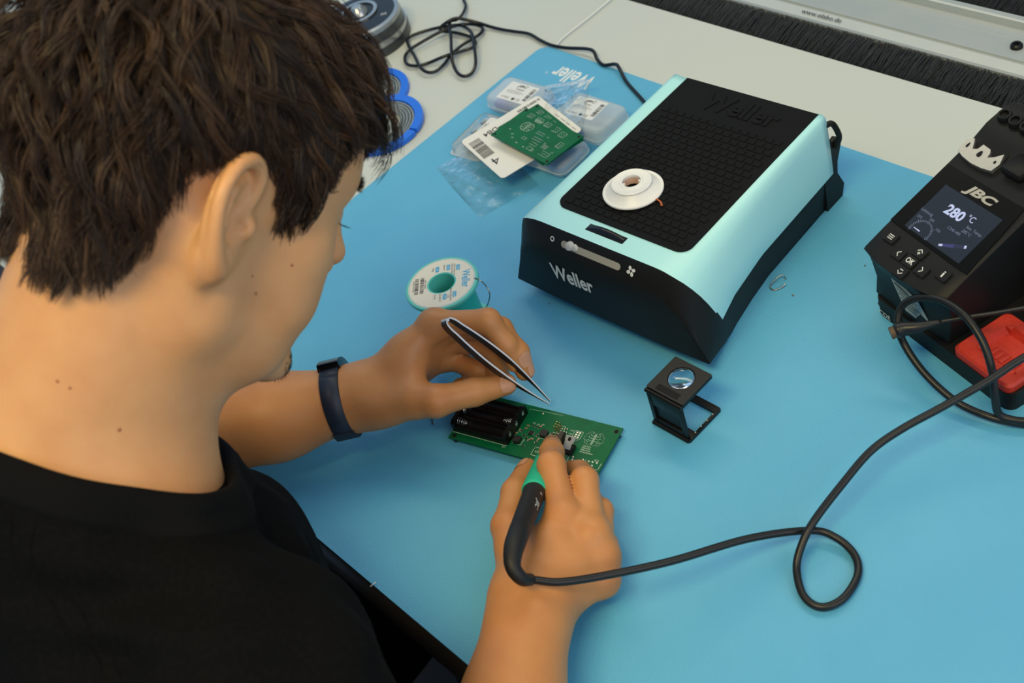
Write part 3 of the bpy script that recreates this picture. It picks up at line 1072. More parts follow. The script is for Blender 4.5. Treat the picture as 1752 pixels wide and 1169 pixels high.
for i in range(SEG):
    s = (i + 1) / SEG
    d, n_ = scalp_n(q)
    rad = q - crown
    rad /= np.linalg.norm(rad, axis=1)[:, None] + 1e-6
    t = rad * 0.9
    t[:, 1] += 0.75 * topness * np.clip((q[:, 1] + 40) / 50, 0, 1)
    t[:, 2] += -0.9 * (1 - topness) - 0.25 * front * s
    t[:, 1] += 0.25 * (1 - topness) * (np.abs(G0[:, 0]) > 40)
    t -= n_ * (t * n_).sum(1)[:, None]
    t /= np.linalg.norm(t, axis=1)[:, None] + 1e-6
    sd = np.cross(n_, t)
    wob = np.sin(ph[:, 0] + fr * s * 5.5 + G0[:, 1] * 0.05) * 0.55 + 0.45 * np.sin(ph[:, 1] + G0[:, 2] * 0.09)
    t = t + sd * wob[:, None] * (0.35 + 0.65 * np.clip(above / 50, 0, 1))[:, None]
    lift = np.clip(1.25 - 2.2 * s, 0, 1) * 0.9
    step = (L / SEG)[:, None]
    v = t + n_ * lift * (LAY / 14)[:, None]
    v /= np.linalg.norm(v, axis=1)[:, None]
    q = q + v * step
    d, n_ = scalp_n(q)
    target = LAY * min(1, s * 2.2) * (1 - 0.35 * max(0, s - 0.6) / 0.4) + 1.5 * np.sin(ph[:, 2] + s * 4) * (LAY / 15)
    q = q + n_ * ((np.maximum(target, 0.8) - d) * 0.6)[:, None]
    pts.append(q.copy())
GP = np.stack(pts, 1)                                   # guides: NG, SEG+1, 3
# trim every lock where it would hang too far below the hairline
yy, zz_ = GP[:, :, 1], GP[:, :, 2]
axx = np.abs(GP[:, :, 0])
allow = np.interp(yy, [-120, -60, -40, 0, 25, 45, 60, 95, 110], [13, 12, 9, 5, 6, 6, 4, 10, 30]) + np.where((yy > 70) & (axx < 40), 8, 0)
bad = zz_ < hairline(yy) - allow
first = np.where(bad.any(1), bad.argmax(1), SEG + 1)
smax_ = np.clip((first - 1) / SEG, 0.18, 1.0) * rg.uniform(0.85, 1.0, NG)
tt = np.linspace(0, 1, SEG + 1)[None] * smax_[:, None] * SEG
i0 = np.clip(tt.astype(int), 0, SEG - 1)
ft = (tt - i0)[..., None]
ar = np.arange(NG)[:, None]
GP = GP[ar, i0] * (1 - ft) + GP[ar, i0 + 1] * ft
NC = 14
off = rg.normal(size=(NG, NC, 3)) * np.array([2.6, 2.6, 2.0])
tcl = np.linspace(0, 1, SEG + 1)
clump = (1 - 0.72 * tcl ** 0.8)[None, None, :, None]
CP = GP[:, None] + off[:, :, None, :] * clump
fz = rg.normal(size=(NG, NC, SEG + 1, 3)) * 0.42
fz = np.cumsum(fz, 2) * tcl[None, None, :, None]
CP = CP + fz
keep_len = rg.uniform(0.7, 1.0, (NG, NC, 1, 1))
CP = CP.reshape(-1, SEG + 1, 3)
NS = len(CP)
W_ = HO + (CP / 1000.0) @ HR.T
T = np.gradient(W_, axis=1)
T /= np.linalg.norm(T, axis=2, keepdims=True) + 1e-9
ref = HR[:, 0] * 0.3 + HR[:, 2]
a = np.cross(T, ref)
a /= np.linalg.norm(a, axis=2, keepdims=True) + 1e-9
b = np.cross(T, a)
wd = (0.00031 * np.repeat(np.ones(NG), NC) * rg.uniform(0.7, 1.25, NS))[:, None] * np.array([0.9, 1, 1, 1, .95, .85, .7, .5, .2])[None]
ring = []
for kx in range(3):
    w = 2 * math.pi * kx / 3
    ring.append(W_ + (a * math.cos(w) + b * math.sin(w)) * wd[:, :, None])
HV = np.stack(ring, 2).reshape(-1, 3)
base = (np.arange(NS) * (SEG + 1) * 3)[:, None, None]
si = (np.arange(SEG) * 3)[None, :, None]
kk = np.arange(3)[None, None, :]
k2 = (kk + 1) % 3
HF = np.stack([base + si + kk, base + si + k2, base + si + 3 + k2, base + si + 3 + kk], -1).reshape(-1, 4)
hair = np_mesh('hair', HV, HF, M_hair, person)
hair['kind'] = 'stuff'
tag(hair, 'tousled dark brown hair')
gc = np.clip(rg.normal(0.35, 0.22, NG), 0, 1)
cval = np.clip(np.repeat(gc, NC) + rg.normal(0, 0.12, NS), 0, 1)
at = hair.data.attributes.new('strand', 'FLOAT', 'POINT')
at.data.foreach_set('value', np.repeat(cval, (SEG + 1) * 3).astype(np.float32))


def tufts(name, roots, dirs, lens, r, m, curl=0.0):
    """short tapered hairs"""
    mb = MB()
    for p, dr, ln in zip(roots, dirs, lens):
        dr = np.array(dr, float)
        dr /= np.linalg.norm(dr)
        p = np.array(p, float)
        bend = np.array([0, 0, 1.0]) * curl
        P = [p, p + dr * ln * 0.5 + bend * ln * 0.12, p + dr * ln + bend * ln * 0.45]
        mb.tube([h2w(*c) for c in P], [r, r * 0.8, r * 0.15], 3, caps=False)
    return mb.build(name, m, person, smooth='all')


def face_d(q):
    W2 = HO + (np.asarray(q) / 1000.0) @ HR.T
    return f_head(W2.astype(np.float32)) * 1000.0


M_dark = mat('dark_facial_hair', srgb(30, 22, 18), 0.6)
for s in (1, -1):
    P, D, LN = [], [], []
    for i in range(170):
        t = rg.random()
        P.append((s * (13 + 33 * t), 97 - 12 * t * t, 33 + 6 * t - 5 * t * t + rg.normal(0, 2.0)))
        D.append((s * (0.5 + 0.7 * t), 0.30 - 0.3 * t, 0.75 - 1.1 * t))
        LN.append(rg.uniform(5, 7))
    P, _g = snap_to(face_d, np.array(P), 10, 10, 0.3)
    tufts('eyebrow', P, D, LN, 0.00022, M_dark)
    P, D, LN = [], [], []
    for i in range(46):
        t = i / 45
        P.append((s * (22 + 23 * t), 87.5 - 9 * (t - 0.3) ** 2 - 2.5 * t, 7.5 + 1.5 * t))
        D.append((s * (0.25 + 0.5 * t), 0.9, -0.35))
        LN.append(rg.uniform(6.5, 8.5))
    tufts('eyelashes', P, D, LN, 0.00026, M_dark, curl=0.5)
# sparse chin beard and stubble
P, D, LN = [], [], []
for i in range(900):
    P.append((rg.normal(0, 13), 96, -88 + rg.normal(0, 8)))
    D.append((rg.normal(0, 0.25), 0.35 + rg.normal(0, 0.2), -0.9))
    LN.append(rg.uniform(1.5, 4.0))
P, _g = snap_to(face_d, np.array(P), 12, 10, 0.3)
bd = tufts('beard', P, D, LN, 0.00014, M_dark)
bd['kind'] = 'stuff'


def body_d(P):
    P = np.asarray(P, np.float32)
    return f_body(P, P.min(0), P.max(0))


# nails: small curved plates laid on the fingertips
M_nail = mat('nail', srgb(206, 150, 116), 0.3)


def nail(joint, tip_, up_, w, l, back=0.10):
    a, b = np.array(joint), np.array(tip_)
    d = (b - a) / np.linalg.norm(b - a)
    u = np.array(up_, float)
    u -= d * (u @ d)
    u /= np.linalg.norm(u)
    s_ = np.cross(d, u)
    P = []
    n1, n2 = 9, 9
    for j in range(n2):
        for i in range(n1):
            x, y = (i / (n1 - 1) - 0.5) * 2, (j / (n2 - 1) - 0.5) * 2
            r_ = max(abs(x), abs(y))
            m_ = math.hypot(x, y)
            if m_ > 0:
                k_ = r_ / m_
                k_ = k_ + (1 - k_) * 0.45
                x, y = x * k_, y * k_
            P.append(b - d * l * back + s_ * x * w + d * y * l + u * (0.009 - 0.003 * x * x))
    P, G = snap_to(body_d, np.array(P), 10)
    P = P + G * 0.00035
    F = [(j * n1 + i, j * n1 + i + 1, (j + 1) * n1 + i + 1, (j + 1) * n1 + i) for j in range(n2 - 1) for i in range(n1 - 1)]
    return mesh_obj('fingernail', P, F, M_nail, person, smooth='all')


nail(L_THUMB[0][2], L_THUMB[0][3], (0.25, -0.75, 0.75), 0.0066, 0.0078)
nail(L_FING['index'][0][2], L_FING['index'][0][3], (0.55, 0.45, 0.35), 0.0052, 0.0064)
nail(L_FING['middle'][0][2], L_FING['middle'][0][3], (0.75, 0.45, 0.2), 0.0052, 0.0062)
nail(R_THUMB[0][2], R_THUMB[0][3], (-0.65, -0.1, 0.7), 0.0064, 0.0076)
nail(R_FING['index'][0][2], R_FING['index'][0][3], (-0.2, 0.35, 0.85), 0.0052, 0.0062)
# moles on the neck, cheek and forearm
M_mole = mat('mole', srgb(172, 108, 70), 0.6)
MOLE_HEAD = ((70, -30, -130, 1.5), (66, 30, -40, 1.4), (60, 46, -18, 1.2), (68, 24, -30, 1.1), (66, -66, -112, 1.1), (62, -74, -110, 1.2))
for x, y, z, r in MOLE_HEAD:
    p, g_ = snap_to(body_d, np.array([h2w(x, y, z)]), 25)
    fm = frame(p[0] - g_[0] * 0.0002, np.cross(g_[0], (0.3, 0.5, 0.8)), np.cross(g_[0], np.cross(g_[0], (0.3, 0.5, 0.8))))
    MB().lathe([(0.0001, 0.0006), (r * 0.0006, 0.0005), (r * 0.001, 0.0)], 12, M=fm).build('mole', M_mole, person)
# ---------------------------------------------------------------- fume extractor
M_turq = mat('pale_turquoise_plastic', srgb(178, 236, 236), 0.32, bump=(1800, 0.08, 0.0002))
M_blackp = mat('satin_black_plastic', srgb(24, 24, 23), 0.5, bump=(2200, 0.12, 0.0002), spec=0.3)
M_rub = mat('black_rubber', srgb(13, 14, 14), 0.7, bump=(1500, 0.15, 0.0003), var=(220, srgb(18, 19, 19), 0.5, 0.8), spec=0.2)
M_white = mat('white_marking', srgb(228, 228, 222), 0.55)
fx = empty('fume_extractor', (-0.6213, 0.4481, 0.0), (0, 0, R_(3)), label='pale turquoise and black fume extractor with a rubber-covered top', cat='fume extractor')
FXO = -0.0045
PF = [(0, .0980), (.040, .0980), (.062, .0980), (.071, .0974), (.080, .0952), (.088, .0905), (.094, .0832), (.0985, .0742), (.102, .0632), (.105, .0500), (.1078, .0360), (.1100, .0230), (.1110, .0180)]
PR = [(0, .0985), (.040, .0985), (.070, .0985), (.0765, .0995), (.0800, .0992), (.0820, .0962), (.0828, .0880), (.0832, .0760), (.0835, .0640), (.0837, .0500), (.0838, .0360), (.0825, .0200), (.0800, .0000)]
PL = [(0, .0812), (.036, .0812), (.055, .0808), (.064, .0797), (.0735, .0765), (.082, .0710), (.0885, .0635), (.093, .0555), (.0965, .0470), (.1005, .0380), (.1045, .0290), (.1080, .0215), (.1095, .0180)]
FLEN = 0.224


def fx_sec(y, n0=0, n1=13):
    t = 1 - (1 - min(max((y - 0.01) / (FLEN - 0.01), 0), 1)) ** 1.9
    zb = 0.018 * max(0.0, 1 - y / 0.05)
    out = []
    for i in range(n0, n1):
        x = PF[i][0] + (PR[i][0] - PF[i][0]) * t
        z = PF[i][1] + (PR[i][1] - PF[i][1]) * t
        if i == 10:
            x = float(np.interp(y, [0, .031, .06, .11, FLEN], [.1100, .1020, .0940, .0870, .0838]))
        if i >= 11:
            x = float(np.interp(y, [0, .018, .06, .11, FLEN], [.1120, .1030, .0915, .0830, .0800])) + (0.0015 if i == 11 else 0)
        if i == 12:
            z = zb
        if i == 11:
            z = zb + 0.005 + 0.012 * t
        out.append((x, z))
    return out


def seam_y(i):
    return 0.0105 + 0.0205 * max(0.0, (i - 4) / 6.0) ** 1.4


def both(sec):
    """half outline to full outline, left to right"""
    return [(FXO - x, z) for x, z in reversed(sec[1:])] + [(FXO + x, z) for x, z in sec]


# turquoise cover
ny = 26
cover = MB()
rows = []
for j in range(ny + 1):
    t = j / ny
    half = []
    for i in range(11):
        ys = seam_y(i)
        y = ys + (FLEN - ys) * t
        x, z = fx_sec(y)[i]
        half.append((x, y, z))
    rows.append([(FXO - x, y, z) for x, y, z in reversed(half[1:])] + [(FXO + x, y, z) for x, y, z in half])
k = len(rows[0])
cover.raw([p for r in rows for p in r], [(a * k + b, a * k + b + 1, (a + 1) * k + b + 1, (a + 1) * k + b) for a in range(ny) for b in range(k - 1)] + [tuple(ny * k + b for b in range(k))])
cover.build('cover', M_turq, fx, smooth='all')
# black front panel: chamfer and face
rowsF = []
for step in range(7):
    half = []
    for i in range(13):
        ys = seam_y(i) if i <= 10 else 0.031 + 0.002 * (i - 10)
        xs, zs = fx_sec(ys)[i]
        if i == 12:
            zs = 0.018 * (1 - ys / 0.05)
        xl, zl = PL[i]
        if step == 0:
            half.append((xs - 0.0004, ys + 0.002, zs - 0.0004))
        elif step == 1:
            half.append((xs, ys, zs))
        elif step == 2:
            half.append((xs * .86 + xl * .14, ys * .80, zs * .86 + zl * .14))
        elif step == 3:
            half.append((xs * .16 + xl * .84, ys * .12, zs * .16 + zl * .84))
        elif step == 4:
            half.append((xl, 0.0002, zl))
        elif step == 5:
            half.append((xl * .985, -0.0006, zl - 0.0018 if zl > .02 else zl))
        else:
            half.append((xl * .55, -0.0022, .018 + (zl - .018) * .6))
    rowsF.append([(FXO - x, y, z) for x, y, z in reversed(half[1:])] + [(FXO + x, y, z) for x, y, z in half])
k = len(rowsF[0])
fp = MB()
fp.raw([p for r in rowsF for p in r], [(a * k + b, a * k + b + 1, (a + 1) * k + b + 1, (a + 1) * k + b) for a in range(6) for b in range(k - 1)] + [tuple(6 * k + b for b in range(k))])
fp.build('front_panel', M_blackp, fx)
# black base
bs = MB()
rowsB = []
ys = [0.030, 0.036, 0.045, 0.06, 0.09, 0.12, 0.16, 0.2, FLEN + 0.002]
for y in ys:
    s_ = fx_sec(max(y, 0.002), 9, 13)
    h = [(s_[0][0] - 0.004, y, s_[0][1]), (s_[1][0] - 0.0015, y, s_[1][1]), (s_[2][0] - 0.001, y, s_[2][1]), (s_[3][0] - 0.001, y, s_[3][1])]
    rowsB.append([(FXO - a, b, c) for a, b, c in h] + [(FXO + a, b, c) for a, b, c in reversed(h)])
vs = [p for r in rowsB for p in r]
F = []
for a in range(len(ys) - 1):
    for b in range(7):
        F.append((a * 8 + b, a * 8 + b + 1, (a + 1) * 8 + b + 1, (a + 1) * 8 + b))
F.append(tuple(range(8)))
F.append(tuple((len(ys) - 1) * 8 + b for b in range(8)))
bs.raw(vs, F)
bs.build('base', M_blackp, fx)
# hinge ears behind the cover
for sx in (-1, 1):
    e = MB()
    pf = [(0.212, 0.0), (0.236, 0.0), (0.240, 0.012), (0.232, 0.030), (0.2335, 0.042), (0.2405, 0.056), (0.2400, 0.064), (0.2350, 0.0685), (0.2290, 0.0675), (0.2250, 0.062), (0.222, 0.050), (0.212, 0.040)]
    x0 = FXO + sx * 0.0825
    x1 = FXO + sx * 0.0785
    M = Matrix(((0, 0, 1, 0), (1, 0, 0, 0), (0, 1, 0, 0), (0, 0, 0, 1)))
    e.prism(pf, min(x0, x1), max(x0, x1), M)
    er = e.build('hinge_ear', M_blackp, fx, smooth=False)
    MB().cyl((FXO + sx * 0.0826, 0.2335, 0.0600), 0.0024, 0.0006, 16, 'X').build('pivot_hole', mat('hole_black', srgb(6, 6, 7), 0.8), er)
# seam between front and rear base
MB().box((FXO + 0.0955, 0.0375, 0.021), (0.0040, 0.0007, 0.028)).build('panel_gap', mat('hole_black', srgb(6, 6, 7), 0.8), fx)
# rubber pad with raised squares
padw, pady0, pady1 = 0.141, 0.0325, FLEN - 0.0005
cxp = 0.001
pp = []
for sx, a0 in ((-1, 180), (1, 270)):
    for q in range(9):
        a = R_(a0 + 90 * q / 8)
        pp.append((cxp + sx * (padw / 2 - .011) + .011 * math.cos(a), pady0 + .011 + .011 * math.sin(a)))
pp += [(cxp + padw / 2, pady1), (cxp - padw / 2, pady1)]
pad = MB().prism(pp, 0.0978, 0.0994).build('rubber_pad', M_rub, fx, smooth=False)
sqm = MB().box((0, 0, 0.0005), (0.0066, 0.0056, 0.0011), bevel=0.0004, seg=1)
sq = None
nrow, pitch_y, pitch_x = 19, 0.00755, 0.00862
for r in range(nrow):
    y = 0.0415 + r * pitch_y
    n = 15 if r % 2 == 0 else 14
    for c in range(n):
        x = cxp + (c - (n - 1) / 2) * pitch_x
        if sq is None:
            sq = sqm.build('raised_square', M_rub, pad, smooth=False)
            o = sq
        else:
            o = sq.copy()
            COL.objects.link(o)
            o.parent = pad
        o.location = (x, y, 0.0992)
emb = put_text('embossed_name', 'Weller', 0.030, M_rub, pad, frame((cxp + 0.004, 0.2015, 0.0996), (1, 0.0, 0), (0, 1, 0)), extrude=0.0006, bold=0.0010, xscale=0.92)
# latch and its recess
rec = MB().box((-0.004, 0.0238, 0.0977), (0.041, 0.0082, 0.0012), bevel=0.0005).build('latch_recess', mat('hole_black', srgb(6, 6, 7), 0.8), fx)
lt = MB()
lt.raw([(-0.0235 + 0.0385 * i / 12, y, 0.0978 + h * math.sin(math.pi * (0.08 + 0.84 * i / 12))) for y, h in ((0.0205, 0.0006), (0.0215, 0.0024), (0.0240, 0.0042), (0.0268, 0.0030), (0.0272, 0.0006)) for i in range(13)],
       [(a * 13 + b, a * 13 + b + 1, a * 13 + b + 14, a * 13 + b + 13) for a in range(4) for b in range(12)])
lt.build('latch', mat('gloss_black_plastic', srgb(20, 19, 18), 0.2), fx, smooth='all')
# slider on the chamfer: frame with x along the front, y up the chamfer
c0, c1 = Vector((0, 0.0001, 0.0812)), Vector((0, 0.0105, 0.0980))
cd = (c1 - c0).normalized()
MC = frame((FXO, (c0.y + c1.y) / 2, (c0.z + c1.z) / 2), (1, 0, 0), cd)
slot = MB().prism(rounded_rect(0.066, 0.0085, 0.0042, 6, -0.0035, -0.0004), -0.0012, 0.0003, MC).build('slider_slot', mat('hole_black', srgb(6, 6, 7), 0.8), fx, smooth=False)
MB().prism(rounded_rect(0.0655, 0.0062, 0.0031, 6, -0.0035, -0.0014), 0.0000, 0.0006, MC).build('slider_track', mat('grey_slider_track', srgb(168, 163, 148), 0.5), fx, smooth=False)
kn = MB().lathe([(0.0001, 0.0042), (0.0022, 0.0042), (0.0034, 0.0036), (0.0041, 0.0016), (0.0043, 0.0)], 20, M=MC @ Matrix.Translation((-0.0255, -0.0004, 0.0006)))
kn.lathe([(0.0001, 0.0024), (0.0022, 0.0022), (0.0032, 0.001), (0.0034, 0.0)], 16, M=MC @ Matrix.Translation((-0.0205, -0.0006, 0.0006)))
kn.build('slider_knob', mat('light_grey_knob', srgb(188, 190, 188), 0.4), fx)
# markings
MB().lathe([(0.0014, 0), (0.0023, 0), (0.0023, 0.0001), (0.0014, 0.0001)], 24, close=True, M=MC @ Matrix.Translation((-0.0465, -0.0006, 0.0007))).build('off_mark', M_white, fx)
fan = MB()
for q in range(4):
    a = R_(20 + 90 * q)
    pts = []
    for t in range(12):
        w = 2 * math.pi * t / 12
        px, py = 0.0027 + 0.0019 * math.cos(w), 0.0004 + 0.00155 * math.sin(w)
        pts.append((px * math.cos(a) - py * math.sin(a), px * math.sin(a) + py * math.cos(a)))
    fan.prism(pts, 0, 0.0001, MC @ Matrix.Translation((0.0405, -0.0006, 0.0007 + q * 0.00002)))
fan.build('fan_mark', M_white, fx, smooth=False)
put_text('front_name', 'Weller', 0.0232, M_white, fx, frame((-0.033, -0.0027, 0.0555), (1, 0, 0.005), (0, 0.02, 1)), bold=0.0006, xscale=0.72)
put_text('model_name', 'Shield Pro', 0.0068, M_white, fx, frame((0.008, 0.0035, 0.0158), (1, 0, 0), (0, -1, 0.45)))
# cable grommet and strap at the back
MB().tube(spline([(0.076, 0.224, 0.088), (0.080, 0.228, 0.089), (0.0825, 0.231, 0.080), (0.0825, 0.233, 0.070), (0.079, 0.231, 0.060)], 6), 0.0026, 8).build('rear_cable_loop', M_blackp, fx)

# ---------------------------------------------------------------- desoldering braid reel lying on the pad
M_milk = mat('milky_plastic', srgb(240, 238, 232), 0.35, sss=(0.3, (1, .85, .75), 0.004))
wb = Vector((-0.6213, 0.4481, 0))
mx = Matrix.Rotation(R_(3), 4, 'Z')
loc = wb + mx @ Vector((-0.0150, 0.0748, 0.0))
braid = empty('desoldering_braid_reel', (loc.x, loc.y, 0.1005), (R_(-2), R_(1), R_(30)), label='milky white reel of copper desoldering braid on the extractor', cat='reel')
MB().lathe([(0.0100, 0.0), (0.0255, 0.0), (0.0263, 0.0006), (0.0263, 0.0020), (0.0255, 0.0025), (0.0238, 0.0020), (0.0185, 0.0062), (0.0165, 0.0080), (0.0100, 0.0080)], 56, close=True).build('lower_shell', M_milk, braid, smooth=True)
MB().lathe([(0.0080, 0.0080), (0.0172, 0.0080), (0.0176, 0.0088), (0.0176, 0.0098), (0.0168, 0.0104), (0.0150, 0.0098), (0.0105, 0.0098), (0.0098, 0.0106), (0.0080, 0.0106)], 56, close=True).build('upper_disc', M_milk, braid, smooth=True)
MB().lathe([(0.0082, 0.0012), (0.0095, 0.0012), (0.0095, 0.0080), (0.0082, 0.0080)], 40, close=True).build('hub', mat('pinkish_hub', srgb(224, 188, 168), 0.5), braid)
for a in (20, 200):
    MB().box((0.0072 * math.cos(R_(a)), 0.0072 * math.sin(R_(a)), 0.006), (0.003, 0.002, 0.007), R_(a), 0.0003).build('hub_key', M_milk, braid)
MB().lathe([(0.0100, 0.0022), (0.0170, 0.0024), (0.0150, 0.0072), (0.0100, 0.0072)], 40, close=True).build('wound_braid', mat('pale_copper', srgb(214, 170, 146), 0.45, 0.2), braid)
MB().tube(spline([(0.0215, -0.0130, 0.0016), (0.0248, -0.0142, 0.0010), (0.0275, -0.0172, 0.0008), (0.0290, -0.0212, 0.0006)], 6), 0.00095, 6, flat=0.5).build('loose_braid_end', mat('bright_copper', srgb(196, 104, 62), 0.35, 0.7, bump=(4000, 0.6, 0.0003)), braid)
# ---------------------------------------------------------------- soldering station
st = empty('soldering_station', (-0.4498, 0.5825, 0.0), (0, 0, R_(-15.1)), label='black soldering station with a lit display showing 280 degrees', cat='soldering station')
M_sb = mat('station_black', srgb(21, 21, 20), 0.5, bump=(2400, 0.15, 0.0002), spec=0.3)
M_sd = mat('station_dark_side', srgb(16, 17, 18), 0.5, spec=0.3)
SL = math.atan(0.37)
PVd = Vector((0, math.cos(SL), math.sin(SL)))
PO = Vector((0, -0.003, 0.07))


def pan(u, s, h=0.0):
    """point on the sloping panel; u, s in mm"""
    return PO + Vector((u / 1000, 0, 0)) + PVd * (s / 1000) + Vector((0, -math.sin(SL), math.cos(SL))) * h


def pframe(u, s, h=0.0):
    return frame(pan(u, s, h), (1, 0, 0), PVd)


# base in two layers
for z0, z1, ins, nm in ((0.0, 0.0085, 0.0006, 'base_foot'), (0.0095, 0.0190, 0.0, 'base_deck')):
    pts = rounded_rect(0.148 - 2 * ins, 0.190 - 2 * ins, 0.008, 5, 0.074, 0.095)
    MB().prism(pts, z0, z1).build(nm, M_sb, st, smooth=False)
MB().box((0.074, 0.095, 0.009), (0.144, 0.186, 0.002)).build('base_joint', mat('hole_black', srgb(6, 6, 7), 0.8), st)
# housing: side outline swept across with a bowed front edge
us = [-6, -4.5, 2, 11, 25, 38, 50, 59, 70, 78, 80]
fo = np.interp(us, [-6, 11, 38, 59, 81], [2.2, -1.8, -2.2, -0.3, 5.7]) / 1000


def housing(i):
    u, f = us[i] / 1000, fo[i]
    ins = 0.0015 if i in (0, len(us) - 1) else 0.0
    P = [(0.003 + f * 0.4, 0.019), (0.0045 + f * 0.5, 0.036), (0.004 + f * .7, 0.050), (0.0005 + f, 0.061), (-0.003 + f, 0.0672), (-0.0032 + f, 0.0690 - ins), (-0.0012 + f, 0.0703 - ins + f * .2),
         (0.020, 0.0785 - ins), (0.0600, 0.0933 - ins), (0.1105, 0.1120 - ins), (0.1150, 0.1145 - ins), (0.1240, 0.1195 - ins), (0.1420, 0.1240 - ins), (0.1500, 0.1238 - ins), (0.1560, 0.1190), (0.1580, 0.090), (0.1580, 0.019)]
    lower = 0.004 if u < 0 else 0
    return [(u + (0.005 if (z < 0.05 and u < 0.0) else 0.0), v, z) for v, z in P]


rows = [housing(i) for i in range(len(us))]
k = len(rows[0])
hb = MB().raw([p for r in rows for p in r], [(a * k + b, (a + 1) * k + b, (a + 1) * k + b + 1, a * k + b + 1) for a in range(len(us) - 1) for b in range(k - 1)] + [tuple(range(k)), tuple((len(us) - 1) * k + b for b in range(k))])
hb.build('housing', M_sb, st)
# display glass and picture
gl = MB().prism([(-4.9e-3, 0), (79e-3, -2e-3), (74e-3, 62.5e-3), (-4.2e-3, 61.5e-3)], 0, 0.0009, pframe(0, 31, 0.0002)).build('display_glass', mat('display_black', srgb(7, 8, 8), 0.3, spec=0.15), st, smooth=False)
M_scr = mat('screen_glow', srgb(10, 12, 14), 0.15, emit=(srgb(52, 58, 66), 0.55))
M_lit = mat('screen_digits', srgb(20, 20, 20), 0.3, emit=(srgb(196, 206, 240), 1.0))
M_dim = mat('screen_small_text', srgb(20, 20, 20), 0.3, emit=(srgb(126, 136, 160), 0.8))
M_nvy = mat('screen_pen_blue', srgb(20, 20, 20), 0.3, emit=(srgb(52, 56, 110), 0.9))
scn = MB().prism([(8.6e-3, 0), (67.7e-3, -1.0e-3), (67.7e-3, 44.2e-3), (8.8e-3, 44.2e-3)], 0, 0.0001, pframe(0, 33.4, 0.00115)).build('screen', M_scr, st, smooth=False)
SH = 0.00135


def stx(nm, body, u, s, size, m, **kw):
    return put_text(nm, body, size, m, scn, pframe(u, s, SH), **kw)


stx('temperature', '280', 33.5, 62.3, 0.0118, M_lit, bold=0.0004, xscale=0.98)
stx('temperature_unit', '°C', 47.8, 65.2, 0.0074, M_lit, xscale=0.9)
stx('gauge_title', 'Leistung', 14.8, 51.8, 0.0036, M_dim)
stx('gauge_figure', '25%', 13.0, 45.6, 0.0028, M_dim)
stx('gauge_figure', '50%', 23.5, 48.5, 0.0028, M_dim)
stx('gauge_figure', '75%', 34.0, 44.3, 0.0028, M_dim)
stx('sensor_title', 'Sen. Temp.', 57.5, 58.8, 0.0035, M_dim)
stx('sensor_value', '285°C', 53.6, 54.6, 0.0035, M_dim)
stx('cartridge_number', 'C245-405', 44.3, 50.8, 0.0032, M_dim)
g = MB()
for i in range(27):
    a = R_(200 - 220 * i / 26)
    r0, r1 = (8.0, 10.8) if i % 6 == 1 else (8.3, 10.0)
    c, s_ = math.cos(a), math.sin(a)
    w = 0.22
    q = [(22.6 + r0 * c - w * s_, 36.2 + r0 * s_ + w * c), (22.6 + r1 * c - w * s_, 36.2 + r1 * s_ + w * c), (22.6 + r1 * c + w * s_, 36.2 + r1 * s_ - w * c), (22.6 + r0 * c + w * s_, 36.2 + r0 * s_ - w * c)]
    g.raw([pan(u, s, SH) for u, s in q], [(0, 1, 2, 3)])
g.build('gauge_ticks', M_dim, scn, smooth=False)
MB().raw([pan(u, s, SH) for u, s in ((15.8, 36.0), (22.6, 35.5), (22.6, 36.6), (15.8, 36.5))], [(0, 1, 2, 3)]).build('gauge_needle', M_lit, scn, smooth=False)
pen = [(43.5, 35.8), (62.0, 45.7)]
du = Vector((18.5, 9.9)).normalized()
nv = Vector((-du.y, du.x))


def pquad(t0, t1, w0, w1, m, nm):
    P = []
    for t, w in ((t0, -w0), (t1, -w1), (t1, w1), (t0, w0)):
        p = Vector((43.5, 35.6)) + du * (21.5 * t) + nv * w
        P.append(pan(p.x, p.y, SH + 0.00002))
    MB().raw(P, [(0, 1, 2, 3)]).build(nm, m, scn, smooth=False)


pquad(0.0, 0.14, 0.9, 1.0, M_lit, 'pen_picture_tip')
pquad(0.14, 0.55, 1.1, 1.7, M_nvy, 'pen_picture_body')
pquad(0.55, 0.92, 1.7, 1.5, mat('screen_pen_dark', srgb(20, 20, 20), 0.3, emit=(srgb(34, 36, 72), 0.9)), 'pen_picture_grip')
pquad(0.92, 1.0, 1.3, 1.2, M_lit, 'pen_picture_end')
put_text('maker_name', 'JBC', 0.0098, mat('champagne_print', srgb(176, 172, 160), 0.35, 0.4), st, pframe(38.5, 84.2, 0.0013), bold=0.0004, shear=0.25, xscale=1.7)
